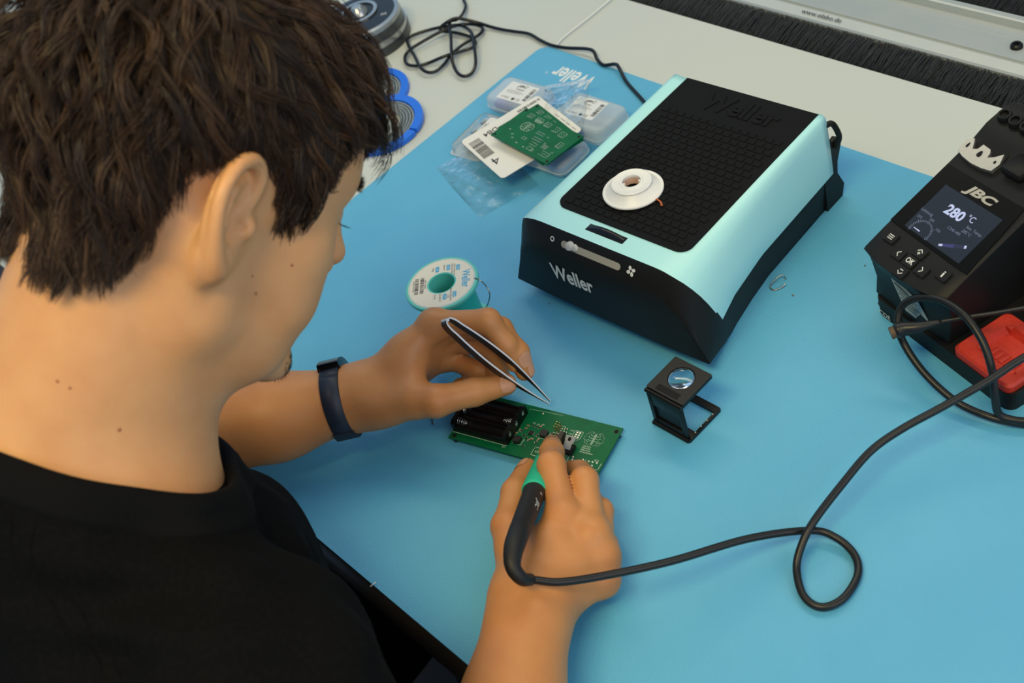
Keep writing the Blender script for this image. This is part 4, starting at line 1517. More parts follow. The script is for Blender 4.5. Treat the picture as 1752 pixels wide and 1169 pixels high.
# keys
M_key = mat('key_black', srgb(18, 18, 17), 0.4, spec=0.3)
for nm, u, s_, icon in (('menu', 7.5, 20, 'menu'), ('left', 23.5, 12.9, '<'), ('up', 36.6, 23, 'up'), ('ok', 36.0, 12.8, 'OK'), ('right', 48.9, 12.5, '>'), ('down', 36.5, 2.4, 'down'), ('info', 65.2, 19.2, 'i')):
    MB().prism(rounded_rect(0.0122, 0.0104, 0.0016, 4), -0.001, 0.0004, pframe(u, s_)).build('key_rim', mat('hole_black', srgb(6, 6, 7), 0.8), st, smooth=False)
    ky = MB().prism(rounded_rect(0.0110, 0.0092, 0.0014, 4), 0, 0.0017, pframe(u, s_)).build('key', M_key, st, smooth=False)
    hk = 0.0018
    if icon == 'menu':
        mm = MB()
        for q in (-1, 0, 1):
            mm.prism([(-0.0024, q * 0.0016 - 0.0003), (0.0026, q * 0.0016 - 0.0003), (0.0026, q * 0.0016 + 0.0003), (-0.0024, q * 0.0016 + 0.0003)], 0, 0.0001, pframe(u, s_, hk))
        mm.build('key_mark', M_white, ky, smooth=False)
    elif icon in ('OK', 'i'):
        put_text('key_mark', icon, 0.0062 if icon == 'OK' else 0.0080, M_white, ky, pframe(u, s_, hk), bold=0.0001, xscale=0.8 if icon == 'OK' else 1.4)
    else:
        mm = MB()
        ang = {'<': 180, '>': 0, 'up': 90, 'down': -90}[icon]
        for sgn in (1, -1):
            a = R_(ang)
            for (ax, ay, bx, by) in ((0.0012, 0, -0.0010, 0.0024 * sgn),):
                d_ = Vector((bx - ax, by - ay)).normalized() * 0.0003
                n_ = Vector((-d_.y, d_.x))
                P = [(ax + n_.x, ay + n_.y), (bx + n_.x, by + n_.y), (bx - n_.x, by - n_.y), (ax - n_.x, ay - n_.y)]
                if icon in ('up', 'down'):
                    P = [(x_ + 0.0012, y_) for x_, y_ in P]
                mm.raw([pframe(u, s_, hk) @ Vector((x_ * math.cos(a) - y_ * math.sin(a), x_ * math.sin(a) + y_ * math.cos(a), 0)) for x_, y_ in P], [(0, 1, 2, 3)])
        if icon in ('up', 'down'):
            oy = -0.0012 if icon == 'up' else 0.0016
            for w, h in ((0.0014, 0.0003), (0.0003, 0.0014)) if icon == 'up' else ((0.0016, 0.0003),):
                mm.raw([pframe(u, s_, hk + 0.00002) @ Vector((x_, y_ + oy, 0)) for x_, y_ in ((-w, -h), (w, -h), (w, h), (-w, h))], [(0, 1, 2, 3)])
        mm.build('key_mark', M_white, ky, smooth=False)
# cartridge extractor: well with a toothed metal plate
MB().prism([(2e-3, 108e-3), (31e-3, 108e-3), (31e-3, 122e-3), (26e-3, 128e-3), (8e-3, 128e-3), (2e-3, 120e-3)], -0.0005, 0.0006, pframe(0, 0)).build('extractor_well', mat('hole_black', srgb(6, 6, 7), 0.8), st, smooth=False)
M_al = mat('cast_aluminium', srgb(182, 180, 172), 0.38, 0.8)
pl_pts = [(-4.5, 104.5), (3, 102), (13, 100.8), (23, 101.5), (31.5, 103.5), (33, 111), (29.5, 119.5), (25, 114), (20.5, 110.8), (19.5, 115), (17.5, 117.5), (9.5, 118.2), (8.5, 113), (5.0, 111.0), (2.5, 115), (-0.5, 119.2), (-5.2, 114)]
pl_ = MB().prism([(x / 1000, y / 1000) for x, y in pl_pts], 0.0005, 0.0045, pframe(0, 0)).build('extractor_plate', M_al, st, smooth=False)
for (u, s_, a, b, rz) in ((-0.6, 112.0, 1.0, 2.4, -15), (13.2, 110.5, 1.9, 3.0, 0), (28.5, 110.8, 1.0, 1.4, 0)):
    pts = []
    for t in range(20):
        w = 2 * math.pi * t / 20
        px, py = a * math.cos(w) * (1 - 0.35 * math.sin(w)) / 1000, b * math.sin(w) / 1000
        pts.append((px, py))
    MB().prism(pts, 0.0040, 0.0047, pframe(u, s_)).build('plate_hole', mat('hole_black', srgb(6, 6, 7), 0.8), pl_, smooth=False)
for body, u, s_ in (('10', -0.8, 106.0), ('45', 13.0, 104.2), ('10', 27.5, 105.5)):
    put_text('plate_figure', body, 0.0030, mat('plate_engraving', srgb(226, 224, 214), 0.5), pl_, pframe(u, s_, 0.0047))
# spare cartridge sockets
for i in range(4):
    u = 3.5 + 11.2 * i
    so = MB().lathe([(0.0036, 0.004), (0.0050, 0.0042), (0.0058, 0.0030), (0.0060, -0.004), (0.0036, -0.004)], 24, close=True, M=frame((u / 1000, 0.1335, 0.1225), (1, 0, 0), (0, 1, 0.22))).build('cartridge_socket', M_sb, st)
    MB().cyl((u / 1000, 0.1338, 0.1240), 0.0037, 0.0008, 20).build('socket_opening', mat('hole_black', srgb(6, 6, 7), 0.8), so)
# raised arm of the tool rest behind the display
MB().box((0.060, 0.128, 0.1230), (0.042, 0.024, 0.016), bevel=0.005, seg=3).build('rest_arm', M_sb, st)
MB().box((0.047, 0.106, 0.1135), (0.020, 0.022, 0.008), bevel=0.003, seg=2).build('rest_arm_foot', M_sb, st)
MB().tube([(0.104, 0.150, 0.035), (0.104, 0.112, 0.055), (0.104, 0.085, 0.068)], [0.022, 0.020, 0.015], 24).build('rest_cone', M_sd, st)
MB().box((0.112, 0.135, 0.026), (0.064, 0.096, 0.018), bevel=0.005, seg=2).build('rest_block', M_sd, st)
# red tip-cleaning tray
M_red = mat('red_silicone', srgb(196, 52, 32), 0.5, var=(300, srgb(186, 46, 28), 0.4, 0.7))
tr = MB()
o_, i_ = rounded_rect(0.0575, 0.0555, 0.006, 6, 0.1165, 0.0285), rounded_rect(0.0400, 0.0340, 0.004, 6, 0.1180, 0.0300)
b_ = rounded_rect(0.0330, 0.0270, 0.002, 6, 0.1180, 0.0300)
m_ = rounded_rect(0.0540, 0.0520, 0.006, 6, 0.1165, 0.0285)
n = len(o_)
vs = [(x, y, 0.019) for x, y in o_] + [(x, y, 0.0245) for x, y in o_] + [(x, y, 0.0265) for x, y in m_] + [(x, y, 0.0255) for x, y in i_] + [(x, y, 0.0196) for x, y in b_]
tr.raw(vs, [(q * n + i, q * n + (i + 1) % n, (q + 1) * n + (i + 1) % n, (q + 1) * n + i) for q in range(4) for i in range(n)] + [tuple(4 * n + i for i in range(n))])
tray = tr.build('cleaning_tray', M_red, st)
tag(tray, 'red silicone tip-cleaning tray')
for (x, y, w, h) in ((0.1005, 0.0455, 0.006, 0.004), (0.1190, 0.0475, 0.007, 0.0025), (0.1000, 0.0160, 0.005, 0.005), (0.1330, 0.0145, 0.006, 0.005)):
    MB().box((x, y, 0.0225), (w, h, 0.006), bevel=0.0006).build('tray_notch_block', M_red, tray)
for q in range(5):
    MB().box((0.108 + q * 0.0052, 0.0230, 0.0199), (0.0036, 0.010, 0.0016), bevel=0.0003).build('tray_rib', M_red, tray)
# front lettering and rating sticker
put_text('model_code', 'CDE', 0.0068, M_white, st, frame((0.0125, -0.0002, 0.0045), (1, 0, 0), (0, 0, 1)))
stk = MB().raw([(0.0185, 0.0018, 0.0560), (0.0500, 0.0020, 0.0480), (0.0660, 0.0045, 0.0210), (0.0360, 0.0020, 0.0260)], [(0, 3, 2, 1)])
bmesh.ops.solidify(stk.bm, geom=stk.bm.faces[:], thickness=0.0002)
stick = stk.build('rating_sticker', mat('sticker_white', srgb(206, 214, 216), 0.45), st, smooth=False)
for q in range(6):
    t0 = 0.18 + q * 0.125
    a = Vector((0.0185, 0.0012, 0.0560)).lerp(Vector((0.0360, 0.0014, 0.0260)), t0)
    b = Vector((0.0500, 0.0014, 0.0480)).lerp(Vector((0.0660, 0.0039, 0.0210)), t0)
    p, r = a.lerp(b, 0.12), a.lerp(b, 0.62 + 0.2 * (q % 2))
    dz = Vector((0, 0, 0.0009 if q else 0.0020))
    of = Vector((0, -0.0003, 0))
    MB().raw([p + of, r + of, r + of + dz, p + of + dz], [(0, 1, 2, 3)]).build('sticker_line', M_ink, stick, smooth=False)
# ---------------------------------------------------------------- cables and loose wires
M_cab = mat('black_cable', srgb(24, 25, 25), 0.38)
M_cabg = mat('gloss_black_cable', srgb(16, 16, 16), 0.22)


def cable(name, path, r, m, label, cat, per=8, n=10):
    P = spline(PATHS[path], per)
    c = Vector(P[0])
    o = MB().tube([Vector(p) - c for p in P], r, n).build(name, m, None, smooth='all', loc=c)
    return tag(o, label, cat)


cable('looped_cable', 'loop_cable', 0.0030, M_cab, 'black cable looped in front of the red cleaning tray', 'cable')
cable('power_cable', 'power_cable', 0.0020, M_cabg, 'thin glossy black cable knotted on the white bench and running behind the extractor', 'cable', per=6)
cable('thin_white_cable', 'white_cord', 0.0010, mat('white_cord', srgb(226, 228, 222), 0.5), 'thin white cord on the bench leading to the mat corner', 'cable')
cable('wire_clipping', 'clipping', 0.00055, mat('tinned_wire', srgb(170, 166, 158), 0.3, 0.9), 'curled tinned wire clipping beside the extractor', 'wire')
cable('component_lead', 'lead', 0.0007, mat('steel_wire', srgb(120, 120, 122), 0.3, 0.9), 'short bent lead under the left hand by the battery holder', 'wire')
cable('white_thread', 'thread', 0.0005, mat('white_thread', srgb(232, 232, 232), 0.6), 'scrap of white thread on the front edge of the bench', 'thread')
P = spline(PATHS['boot'], 8)
c = Vector(P[0])
bt = empty('tool_lead', c, label='thin black tool lead with a thick tapered sleeve at its end', cat='cable')
q = [Vector(p) - c for p in P]
m_ = 27
rad = [float(np.interp(i, [0, 3, 8, 14, 20, 26, 60], [0.0050, 0.0062, 0.0060, 0.0048, 0.0034, 0.0019, 0.0017])) for i in range(len(q))]
MB().tube(q[:m_], rad[:m_], 12).build('tapered_sleeve', M_cab, bt, smooth='all')
MB().tube(q[m_ - 1:], 0.0016, 8).build('lead', M_cab, bt, smooth='all')
d_ = (q[0] - q[1]).normalized()
MB().tube([q[0] + d_ * 0.0035, q[0]], 0.0048, 14).build('brown_end', mat('brown_end', srgb(86, 66, 44), 0.5), bt)
for i, (x, y, r, col_) in enumerate(((-0.5178, 0.5630, 0.0011, (150, 140, 120)), (-0.7010, 0.4436, 0.0008, (110, 96, 80)), (-0.4868, 0.6223, 0.0008, (120, 90, 60)))):
    o = MB().lathe([(0.0001, r), (r * .7, r * .8), (r, r * .3), (r * .6, 0)], 8).build('solder_bead', mat('bead_%d' % i, srgb(*col_), 0.35, 0.7), None, loc=(x, y, 0.0))
    tag(o, ('tiny solder bead next to the curled wire clipping', 'tiny solder bead in front of the extractor', 'tiny brown solder bead left of the station')[i], 'solder bead')
# ---------------------------------------------------------------- main circuit board
M_pcb = mat('green_solder_mask', srgb(2, 100, 60), 0.42, var=(60, srgb(2, 90, 53), 0.35, 0.65), spec=0.25)
M_silk = mat('silkscreen', srgb(206, 222, 206), 0.5)
M_solder = mat('solder_pad', srgb(196, 190, 176), 0.3, 0.85)
M_gold = mat('gold_pin', srgb(196, 166, 96), 0.3, 0.9)
M_ic = mat('chip_black', srgb(24, 24, 25), 0.4)
M_cap_ = mat('chip_capacitor', srgb(160, 116, 78), 0.5)
M_hole = mat('hole_black', srgb(6, 6, 7), 0.8)
M_bat = mat('battery_holder_black', srgb(11, 11, 11), 0.35, spec=0.35)
TOP = 0.0016
PB = empty('circuit_board', (-0.6009, 0.3243, 0.0048), (0, 0, R_(16.85)), label='long green circuit board with a black battery holder, being soldered', cat='circuit board')


def mm(*p):
    return tuple(c / 1000 for c in p)


bd = MB()
W2, H2 = 0.0704, 0.0258
bd.prism([(-W2, -H2), (W2 + .0006, -H2), (W2 + .0006, H2), (-W2, H2)], 0, TOP)
bd.build('board', M_pcb, PB, smooth=False)
for x, y in ((67, 21), (66.5, -22.4), (-66, -22.4), (-66, 21)):
    MB().lathe([(0.0018, 0.00002), (0.0024, 0.00006), (0.0024, 0.0), (0.0018, 0)], 20, mm(x, y, TOP * 1000), close=True).build('mounting_hole_ring', mat('dark_green_ring', srgb(8, 66, 42), 0.4), PB)
    MB().cyl(mm(x, y, TOP * 1000), 0.0018, 0.0002, 20).build('mounting_hole', M_hole, PB)
    st_ = MB().lathe([(0.0016, -0.0048), (0.0026, -0.0048), (0.0026, 0), (0.0016, 0)], 12, mm(x, y, 0), close=True).build('standoff', M_ic, PB)


def line(pts, w=0.35, close=False, nm='silkscreen_line', par=PB, z=TOP + 0.00003):
    mb = MB()
    n = len(pts)
    for i in range(n if close else n - 1):
        a, b = Vector(pts[i]), Vector(pts[(i + 1) % n])
        d = (b - a).normalized() * (w / 2)
        nn = Vector((-d.y, d.x))
        a2, b2 = a - d, b + d
        mb.raw([(p.x / 1000, p.y / 1000, z) for p in (a2 + nn, a2 - nn, b2 - nn, b2 + nn)], [(0, 1, 2, 3)])
    return mb.build(nm, M_silk, par, smooth=False)


def btext(body, x, y, size, rz=0, par=PB, z=TOP + 0.00004, align='CENTER', m=None):
    a = R_(rz)
    return put_text('silkscreen_text', body, size / 1000, m or M_silk, par, frame((x / 1000, y / 1000, z), (math.cos(a), math.sin(a), 0), (-math.sin(a), math.cos(a), 0)), align=align)


def brain(cx_, cy_, sc, par, z, flip=0):
    """two-lobed cloud of arcs with a split down the middle and little circuit traces"""
    for s in (-1, 1):
        pts = []
        lobes = [(1.2, 5.0, 1.9), (4.2, 5.4, 2.2), (6.6, 3.0, 2.3), (7.0, -0.6, 2.4), (5.2, -3.8, 2.3), (2.2, -5.2, 2.0)]
        for i, (lx, ly, lr) in enumerate(lobes):
            a0 = math.degrees(math.atan2(ly, lx)) + 62
            for k_ in range(9):
                a = R_(a0 - 124 * k_ / 8)
                pts.append((cx_ + s * sc * (lx + lr * math.cos(a)), cy_ + sc * (ly + lr * math.sin(a))))
        pts = [(cx_ + s * sc * 0.55, cy_ + sc * 6.2)] + pts + [(cx_ + s * sc * 0.55, cy_ - sc * 6.6)]
        line(pts, 0.42 * max(sc, 0.6), True, 'brain_outline', par, z)
        for (x0, y0, x1, y1, x2, y2) in ((1.4, 3.2, 3.2, 3.2, 4.6, 4.6), (1.4, 0.6, 4.0, 0.6, 6.0, 2.2), (1.4, -2.2, 3.4, -2.2, 5.4, -1.2), (4.2, -4.2, 5.2, -3.2, 7.0, -2.2)):
            line([(cx_ + s * sc * x0, cy_ + sc * y0), (cx_ + s * sc * x1, cy_ + sc * y1), (cx_ + s * sc * x2, cy_ + sc * y2)], 0.30 * max(sc, 0.6), False, 'brain_trace', par, z)


line([(-69.5, -19.0), (-15.6, -19.0), (-15.6, 18.0)], 0.35)
line([(-15.8, 21.8), (-1.5, 23.0), (16, 23.6)], 0.2)
line([(8.3, -21), (8.6, -12.8), (19, -12.8)], 0.35)
line([(8.3, -21), (16, -21)], 0.35)
line([(40.5, -12.0), (40.8, -19.0), (55.0, -18.6), (55.6, -12.2)], 0.35)
line([(55.4, -18.9), (69.0, -18.7), (69.4, -12.0)], 0.35)
line([(33.5, 12.5), (41.0, 12.5), (41.0, 5.0), (33.5, 5.0)], 0.3, True)
line([(-12.5, -14.5), (-5.0, -15.0), (-4.6, -8.0)], 0.28)
line([(6.4, -3.4), (14.0, -3.4), (14.2, 4.0)], 0.28)
line([(16.5, 13.2), (24.0, 13.4), (24.2, 5.4), (17.0, 5.0)], 0.28)
for body, x, y, s_ in (('U2', 12.2, -16.9, 3.0), ('IC3', 64.2, -10.6, 2.6), ('R51', 48.6, -22.2, 2.2), ('R52', 61, -23.0, 2.2), ('C14', 31, 11.3, 1.9), ('C13', 31, 8.0, 1.9), ('R6', 30, 4.8, 1.9), ('BT1', -17.5, -20.8, 2.2), ('C1', -14.5, -7.0, 1.9), ('L1', -4.0, -10.2, 1.9), ('C4', -4.3, 9.4, 1.9), ('R4', 0.2, 9.0, 1.9), ('R5', 4.4, 10.0, 1.9), ('J3', 39.5, 3.4, 1.8)):
    btext(body, x, y, s_)
for i, t_ in enumerate(('Lehrstuhl', 'Elektronik', 'Elektrische', 'Energiespeicher')):
    btext(t_, 46.5, 0.2 - i * 2.0, 1.9, align='LEFT')
brain(52.5, 8.4, 0.92, PB, TOP + 0.00004)
# battery holder
bh = MB()
bx0, bx1, by0, by1, hz = -69.3, -14.6, -18.2, 17.8, 12.0
pts = [(bx0, by0), (bx1, by0), (bx1, by1), (bx0, by1)]
o = MB()
# channel-shaped cross section swept along the cells
prof = [(by0, 0), (by1, 0), (by1, 6.5)]
r = 5.4
for ci in (11.6, 0.0, -11.6):
    for k_ in range(9):
        a = R_(25 + 130 * k_ / 8)
        prof.append((ci + r * math.cos(a), 9.2 - r * math.sin(a)))
prof += [(by0, 6.5)]
n = len(prof)
sx = (bx0 + 3, bx1 - 3)
o.raw([(x / 1000, y / 1000, TOP + z / 1000) for x in sx for y, z in prof], [(i, (i + 1) % n, n + (i + 1) % n, n + i) for i in range(n)] + [tuple(range(n)), tuple(range(n, 2 * n))])
bat = o.build('battery_holder', M_bat, PB)
for x0_, x1_ in ((bx0, bx0 + 3.2), (bx1 - 3.2, bx1)):
    w = MB()
    ep = [(by0, 0), (by1, 0), (by1, 9.5), (by1 - 3, 11.5), (7, 12), (5, 10.6), (-5, 10.6), (-7, 12), (by0 + 3, 11.5), (by0, 9.5)]
    w.raw([(x / 1000, y / 1000, TOP + z / 1000) for x in (x0_, x1_) for y, z in ep], [(i, (i + 1) % 10, 10 + (i + 1) % 10, 10 + i) for i in range(10)] + [tuple(range(10)), tuple(range(10, 20))])
    w.build('end_wall', M_bat, bat, smooth=False)
M_nick = mat('nickel_spring', srgb(206, 204, 198), 0.22, 0.95)
for i, ci in enumerate((11.6, 0.0, -11.6)):
    left = i != 1
    xs_ = (bx0 + 3.4) if left else (bx1 - 3.4)
    sg = 1 if left else -1
    P = []
    for t in range(70):
        f = t / 69
        a = f * 2 * math.pi * 4.5
        rr = 3.6 - 2.2 * f
        P.append(mm(xs_ + sg * (0.5 + 8.0 * f), ci + rr * math.cos(a), TOP * 1000 + 6.6 + rr * math.sin(a)))
    MB().tube(P, 0.00035, 5).build('contact_spring', M_nick, bat, smooth='all')
    xo = (bx1 - 3.4) if left else (bx0 + 3.4)
    MB().lathe([(0.0001, 0.0009), (0.0016, 0.0008), (0.0028, 0.0002), (0.0030, 0)], 16, M=frame(mm(xo, ci, TOP * 1000 + 6.6), (0, 1, 0), (0, 0, 1) if not left else (0, 0, -1))).build('contact_button', M_nick, bat)
    # rivet seen on the outer right wall
    MB().lathe([(0.0001, 0.0008), (0.0012, 0.0006), (0.0019, 0.0)], 12, M=frame(mm(bx1, ci, TOP * 1000 + 5.8), (0, 1, 0), (0, 0, 1))).build('rivet', M_nick, bat)
    MB().box(mm(bx1 + 0.2, ci + 0.8, TOP * 1000 + 7.6), mm(0.5, 1.2, 2.4)).build('solder_lug', M_nick, bat)


def chip(x, y, w, h, z, m, rz=0.0, nm='chip_part', ends=True):
    o = MB().box(mm(x, y, TOP * 1000 + z / 2), mm(w, h, z), R_(rz), 0.00012, 1).build(nm, m, PB, smooth=False)
    if ends:
        e = MB()
        for s in (-1, 1):
            dx, dy = s * (w / 2 + 0.15) * math.cos(R_(rz)), s * (w / 2 + 0.15) * math.sin(R_(rz))
            e.box(mm(x + dx, y + dy, TOP * 1000 + z * 0.42), mm(0.75, h * 1.08, z * 0.95), R_(rz), 0.0001, 1)
        e.build('solder_end', M_solder, o, smooth=False)
    return o


for x, y, rz, m in ((-8.2, 2.3, 20, M_cap_), (-7.6, 5.2, 0, M_cap_), (-4.1, 7.1, 80, M_ic), (-0.8, 6.3, 80, M_ic), (1.9, 6.1, 80, M_ic), (3.4, 8.0, 80, M_cap_), (-12.6, -1.0, 90, M_cap_), (-14.1, -4.4, 10, M_cap_), (-6.7, -4.5, 30, M_ic), (-0.4, -8.2, 60, M_cap_), (2.0, -6.3, 0, M_cap_),
                    (4.4, -1.8, 70, M_ic), (6.9, -8.5, 40, M_ic), (-1.9, -14.8, 0, M_ic), (-10.4, -1.4, 90, M_ic), (25.5, 11.2, 0, M_ic), (26.3, 8.1, 0, M_ic), (26.3, 4.9, 0, M_cap_), (48.6, -20.4, 0, M_cap_), (60.9, -20.9, 0, M_cap_), (7.4, -5.6, 70, M_cap_), (-3.4, -6.6, 20, M_ic), (13.8, -5.0, 90, M_ic)):
    chip(x, y, 1.7, 1.25, 0.75, m, rz)
for x, y in ((-9.3, -11.5), (10.1, 0.8)):
    MB().prism([mm(a, b) for a, b in rounded_rect(6.6, 6.6, 1.5, 4, x, y)], TOP, TOP + 0.0030).build('power_inductor', M_ic, PB, smooth=False)
    MB().cyl(mm(x, y, TOP * 1000 + 3.05), 0.0024, 0.0003, 24).build('inductor_core', mat('ferrite', srgb(34, 33, 33), 0.5), PB)
ic = MB().box(mm(-1.6, -1.1, TOP * 1000 + 0.6), mm(4.0, 4.0, 1.0), 0, 0.0001, 1).build('control_chip', M_ic, PB, smooth=False)
for s in (-1, 1):
    for i in range(4):
        MB().box(mm(-1.6 + s * 2.3, -2.5 + i * 0.95, TOP * 1000 + 0.25), mm(0.8, 0.4, 0.3)).build('chip_pin', M_solder, ic, smooth=False)
for x, y in ((16.9, 1.3), (21.6, 1.8)):
    d = MB().lathe([(0.0006, -0.0018), (0.0009, -0.0015), (0.0009, 0.0015), (0.0006, 0.0018)], 12, mm(x, y, TOP * 1000 + 1.0), 'Y').build('glass_diode', mat('red_glass', srgb(176, 62, 40), 0.12, trans=0.3), PB)
    MB().tube([mm(x, y - 4.2, TOP * 1000), mm(x, y - 3.6, TOP * 1000 + 1.0), mm(x, y + 3.6, TOP * 1000 + 1.0), mm(x, y + 4.2, TOP * 1000)], 0.00025, 6).build('diode_lead', M_solder, d)
    MB().cyl(mm(x, y + 1.0, TOP * 1000 + 1.0), 0.00094, 0.0006, 12, 'Y').build('diode_band', M_ic, d)
for i in range(2):
    for j in range(3):
        x, y = 18.8 + 2.54 * i, 6.0 + 2.54 * j
        MB().box(mm(x, y, TOP * 1000 + 4.0), mm(0.6, 0.6, 8.0)).build('header_pin', M_gold, PB, smooth=False)
        MB().lathe([(0.0001, 0.0007), (0.0005, 0.0006), (0.0010, 0.0)], 10, mm(x, y, TOP * 1000)).build('pin_joint', M_solder, PB)
        MB().lathe([(0.0004, 0.00015), (0.0009, 0.0001), (0.0010, 0.0)], 10, mm(35.9 + 2.54 * i, 6.4 + 2.3 * j, TOP * 1000)).build('through_hole_pad', M_solder, PB)
for x, y in ((44.5, -15.6), (47.3, -15.4), (50.2, -15.0), (53.0, -12.6), (43.6, -12.6), (58.2, -12.8), (61.4, -12.4), (65.2, -12.2), (59.6, -16.2), (62.6, -16.0), (34.6, -13.0), (38.0, -11.6), (15.2, -14.0), (15.0, -17.0), (15.6, -20.2), (-1.9, 21.0)):
    MB().lathe([(0.0005, 0.0004), (0.0008, 0.0003), (0.0011, 0.0)], 12, mm(x, y, TOP * 1000)).build('solder_joint', M_solder, PB)
for y in (-13.4, -15.4, -17.4, -19.4):
    MB().box(mm(9.0, y, TOP * 1000), mm(0.9, 0.7, 0.1)).build('solder_land', M_hole, PB, smooth=False)
# power transistor lying back with its tab up
T3 = frame(mm(37.0, -5.0, TOP * 1000 + 3.6), (0.97, -0.12, 0.20), (0.06, 0.93, 0.45))
tb = MB().prism([mm(a, b) for a, b in ((-4.9, -6.2), (4.9, -6.2), (4.9, 1.2), (4.1, 2.6), (4.9, 4.0), (4.9, 7.6), (-4.9, 7.6), (-4.9, 4.0), (-4.1, 2.6), (-4.9, 1.2))], 0, 0.0013, T3)
trn = tb.build('power_transistor', mat('tinned_tab', srgb(186, 186, 182), 0.45, 0.5), PB, smooth=False)
MB().prism([mm(a, b) for a, b in ((-5.1, -8.0), (5.1, -8.0), (5.1, 1.0), (-5.1, 1.0))], -0.0034, 0.0002, T3).build('transistor_body', M_ic, trn, smooth=False)
MB().prism([mm(a, b) for a, b in ((-5.2, -8.0), (-3.8, -8.0), (-3.4, -6.0), (3.4, -6.0), (3.8, -8.0), (5.2, -8.0), (5.2, 1.4), (4.2, 1.4), (4.2, -4.0), (-4.2, -4.0), (-4.2, 1.4), (-5.2, 1.4))], -0.002, 0.0016, T3).build('transistor_rim', M_ic, trn, smooth=False)
MB().lathe([(0.0001, 0), (0.0017, 0.0001)], 20, M=T3 @ Matrix.Translation(mm(0, 4.6, 1.36))).build('tab_hole', M_hole, trn)
for q in (-2.54, 0, 2.54):
    a_ = T3 @ Vector(mm(q, -8.0, -1.6))
    MB().tube([a_, a_ + Vector(mm(0.6, -2.6, -0.8)), a_ + Vector(mm(1.0, -4.2, -1.6 - 0.2))], 0.0004, 6).build('transistor_leg', M_solder, trn)
MB().prism([mm(a, b) for a, b in ((-1.6, -5.4), (1.6, -5.4), (1.9, 6.0), (-1.9, 6.0))], 0, 0.008, frame(mm(28.4, -2.8, TOP * 1000), (1, 0.1, 0), (0, 1, 0))).build('upright_transistor', mat('brown_black_body', srgb(48, 40, 32), 0.45), PB, smooth=False)
# ---------------------------------------------------------------- soldering iron in the right hand
PEN = [Vector(p) for p in ((-0.5816, 0.3311, 0.0070), (-0.5465, 0.2906, 0.0400), (-0.5151, 0.2572, 0.0650), (-0.4822, 0.2224, 0.0900))]
ax = (PEN[3] - PEN[0]).normalized()
tip = PEN[0]
iron = empty('soldering_iron', tip, label='soldering iron with a green grip and black handle held in the right hand', cat='soldering iron')
L_ = lambda d: ax * d
MI = frame((0, 0, 0), ax.cross(Vector((0, 0, 1))), Vector((0, 0, 1)))
MI = Matrix.Translation((0, 0, 0)) @ ax.to_track_quat('Z', 'Y').to_matrix().to_4x4()
MB().lathe([(0.0002, 0), (0.0006, 0.002), (0.0016, 0.010), (0.0018, 0.016), (0.0029, 0.018), (0.0029, 0.044)], 16, M=MI).build('heated_tip', mat('steel_tip', srgb(150, 144, 134), 0.3, 0.95), iron)
M_grip = mat('turquoise_grip', srgb(28, 178, 140), 0.6, bump=(900, 0.15, 0.0004))
MB().lathe([(0.0040, 0.040), (0.0070, 0.042), (0.0088, 0.052), (0.0092, 0.072), (0.0098, 0.096), (0.0100, 0.106), (0.0092, 0.109)], 28, M=MI).build('grip', M_grip, iron, smooth='all')
M_hand = mat('matte_black_handle', srgb(25, 25, 25), 0.55)
dl = (PEN[3] - PEN[0]).length
MB().lathe([(0.0080, 0.107), (0.0088, 0.109), (0.0082, 0.118), (0.0078, 0.150), (0.0076, dl)], 28, M=MI).build('handle', M_hand, iron, smooth=True)
# strain relief bends over into the cable
B = [PEN[3] - L_(0.002), PEN[3] + L_(0.010), Vector((-0.4672, 0.2040, 0.0990)), Vector((-0.4590, 0.1955, 0.0975)), Vector((-0.4530, 0.1950, 0.0900)), Vector((-0.4540, 0.2010, 0.0800))]
B = [Vector(p) - tip for p in spline(B, 8)]
nb = len(B)
rb = [float(np.interp(i, [0, nb * .3, nb * .6, nb - 1], [0.0077, 0.0074, 0.0054, 0.0042])) for i in range(nb)]
MB().tube(B, rb, 18).build('bend_relief', M_hand, iron, smooth='all')
C = [Vector(p) - tip for p in spline(PATHS['iron_cable'], 8)]
cb = MB().tube(C, 0.0029, 10).build('cable', M_cab, iron, smooth='all')
# printed name along the handle, facing up
side = ax.cross(Vector((0.3, -0.3, 0.9))).normalized()
outn = side.cross(ax).normalized()
if outn.z < 0:
    outn = -outn
view = (CAM_LOC - (tip + L_(0.13))).normalized()
rot = Matrix.Rotation(R_(-38), 3, ax)
outn = rot @ (view - ax * view.dot(ax)).normalized()


def pen_text(nm, body, d, size, **kw):
    me = text_mesh(body, size, **kw)
    rr = 0.0082
    xd = ax
    yd = outn.cross(xd)
    for v in me.vertices:
        a = v.co.y / rr
        p = xd * (d + v.co.x) + (outn * math.cos(a) + yd * math.sin(a)) * rr
        v.co = p
    return link_mesh(nm, me, M_white, iron)


pen_text('printed_name', 'JBC', 0.137, 0.0056, shear=0.2, xscale=1.3)
pen_text('printed_model', 'T245', 0.117, 0.0034)

# ---------------------------------------------------------------- tweezers in the left hand
TW = [Vector((-0.6092, 0.3535, 0.0107)), Vector((-0.6661, 0.3226, 0.1078))]
tz = empty('tweezers', TW[0], label='flat steel tweezers held in the left hand', cat='tweezers')
ax = (TW[1] - TW[0])
TL = ax.length
ax.normalize()
